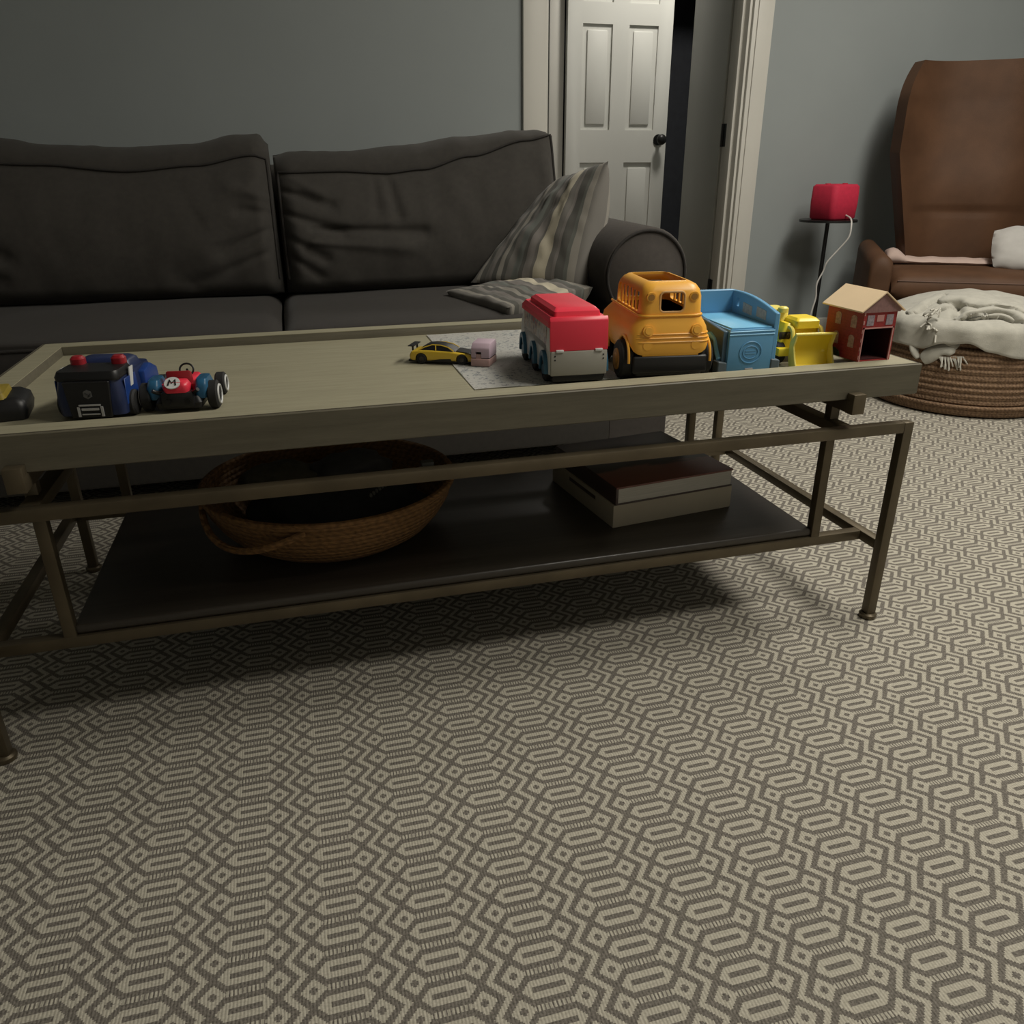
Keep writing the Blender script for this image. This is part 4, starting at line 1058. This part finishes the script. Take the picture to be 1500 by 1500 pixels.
# ------------------------------------------------------------------ shelf: basket and books
bk_ = thing('basket', 'shallow round woven rattan basket on the lower table shelf', 'basket', (-.942, .292, SH))
prof = [(0, .001), (.125, .001), (.150, .006), (.175, .022), (.195, .045), (.210, .070), (.217, .092), (.220, .097), (.217, .102), (.212, .101), (.209, .092), (.203, .070), (.188, .047), (.168, .026), (.145, .013), (.12, .010), (0, .010)]
MB().lathe(prof, (0, 0, 0), 96).build('bowl', M['rattan'], bk_, smooth=60)
MB().tube([(.216*cos(2*pi*i/72), .216*sin(2*pi*i/72), .1) for i in range(72)], .0065, 8, closed=True).build('rim', M['rattan'], bk_)
for a0 in (225, 45):
    P = []
    for i in range(25):
        t = i/24; a = radians(a0-32+64*t); o = .012+.016*sin(pi*t); z = .092-.034*sin(pi*t)
        P.append(((.205+o)*cos(a), (.205+o)*sin(a), z))
    MB().tube(P, .0058, 8).build('handle', M['rattan'], bk_)
def lump(name, label, cat, c, r, mat, seed, amp=.25):
    m = MB().ell((0, 0, 0), (1, 1, 1), 36, 24)
    for v in m.bm.verts:
        n = noise.noise(v.co*1.7+Vector((seed, 0, 0)))+.5*noise.noise(v.co*4+Vector((seed, 5, 0)))
        k = 1+amp*n; v.co = Vector((v.co.x*r[0]*k, v.co.y*r[1]*k, max(-1, v.co.z)*r[2]*k))
    o = m.build(name, mat, None, smooth=80); o.location = c; return tag(o, label, cat)
lump('dark_cloth', 'crumpled black cloth filling the rattan basket', 'cloth', (-.93, .28, SH+.052), (.150, .150, .038), M['black_cloth'], 2, .18)
lump('olive_cloth', 'rumpled olive cloth at the left side inside the basket', 'cloth', (-1.03, .36, SH+.082), (.07, .055, .028), M['olive'], 8)
lump('grey_cloth', 'bunched grey cloth at the back inside the basket', 'cloth', (-.90, .365, SH+.088), (.075, .05, .028), pm('dim_grey_cloth', (.05, .048, .046), .9), 12)
strap = thing('beaded_strap', 'grey beaded strap lying across the black cloth in the basket', 'strap', (-.83, .24, SH+.10))
m = MB()
for i in range(20):
    for j in range(2): m.ell((-.05+.0055*i, -.055+.0052*i+.006*j, -.001+.0042*sin(i*.25)+.0005*i), (.0026, .0026, .0026), 8, 6)
m.build('beads', M['grey_bead'], strap); MB().box(.052, .075, .045, .062, .004, .012, .002).build('clasp', M['grey_bead'], strap)

bx = thing('slipcase_book', 'thick cream slipcased book lying flat under the photo book', 'book', (-.345, .296, SH), 7)
B(-.128, .128, -.130, .130, 0, .044, .0015).build('case', M['slip'], bx)
B(-.1285, -.127, -.06, .05, .030, .037).build('case_slot', M['cover_dark'], bx)
bk2 = thing('photo_book', 'large hardback photo book with dark landscape cover on top of the slipcase', 'book', (-.343, .294, SH+.0442), 7)
B(-.126, .124, -.129, .125, 0, .003, .0006).build('back_cover', M['cover_dark'], bk2)
B(-.121, .122, -.127, .121, .003, .031).build('pages', M['page'], bk2)
B(-.126, .124, -.129, .125, .031, .0345, .0006).build('front_cover', M['cover'], bk2)
B(-.1265, -.121, -.1285, .1245, .0, .0340, .001).build('spine', M['cover_dark'], bk2)

# ------------------------------------------------------------------ light
def area(name, loc, size, power, col, rot=(0, 0, 0)):
    l = bpy.data.lights.new(name, 'AREA'); l.shape = 'DISK'; l.size = size; l.energy = power; l.color = col
    o = bpy.data.objects.new(name, l); COL.objects.link(o); o.location = loc; o.rotation_euler = rot; return o
WARM = (1.0, .955, .85)
area('recessed_lamp', (.6, -.85, ZC-.01), .7, 26, WARM)
area('recessed_lamp', (.95, 0, ZC-.01), .7, 28, WARM)
area('recessed_lamp', (1.2, .75, ZC-.01), .7, 23, (1, .95, .86))
area('hall_fill_lamp', (1.35, 3.3, ZC-.01), .3, 22, (1, .95, .86))  # unseen lamp added to brighten the white hall door
w = bpy.data.worlds.new('world'); S.world = w; w.use_nodes = True
w.node_tree.nodes['Background'].inputs[0].default_value = (.8, .85, 1, 1); w.node_tree.nodes['Background'].inputs[1].default_value = .012
S.view_settings.view_transform = 'Standard'; S.view_settings.look = 'None'; S.view_settings.gamma = 1; S.view_settings.exposure = 0
S.view_settings.use_curve_mapping = False
S.cycles.use_denoising = True
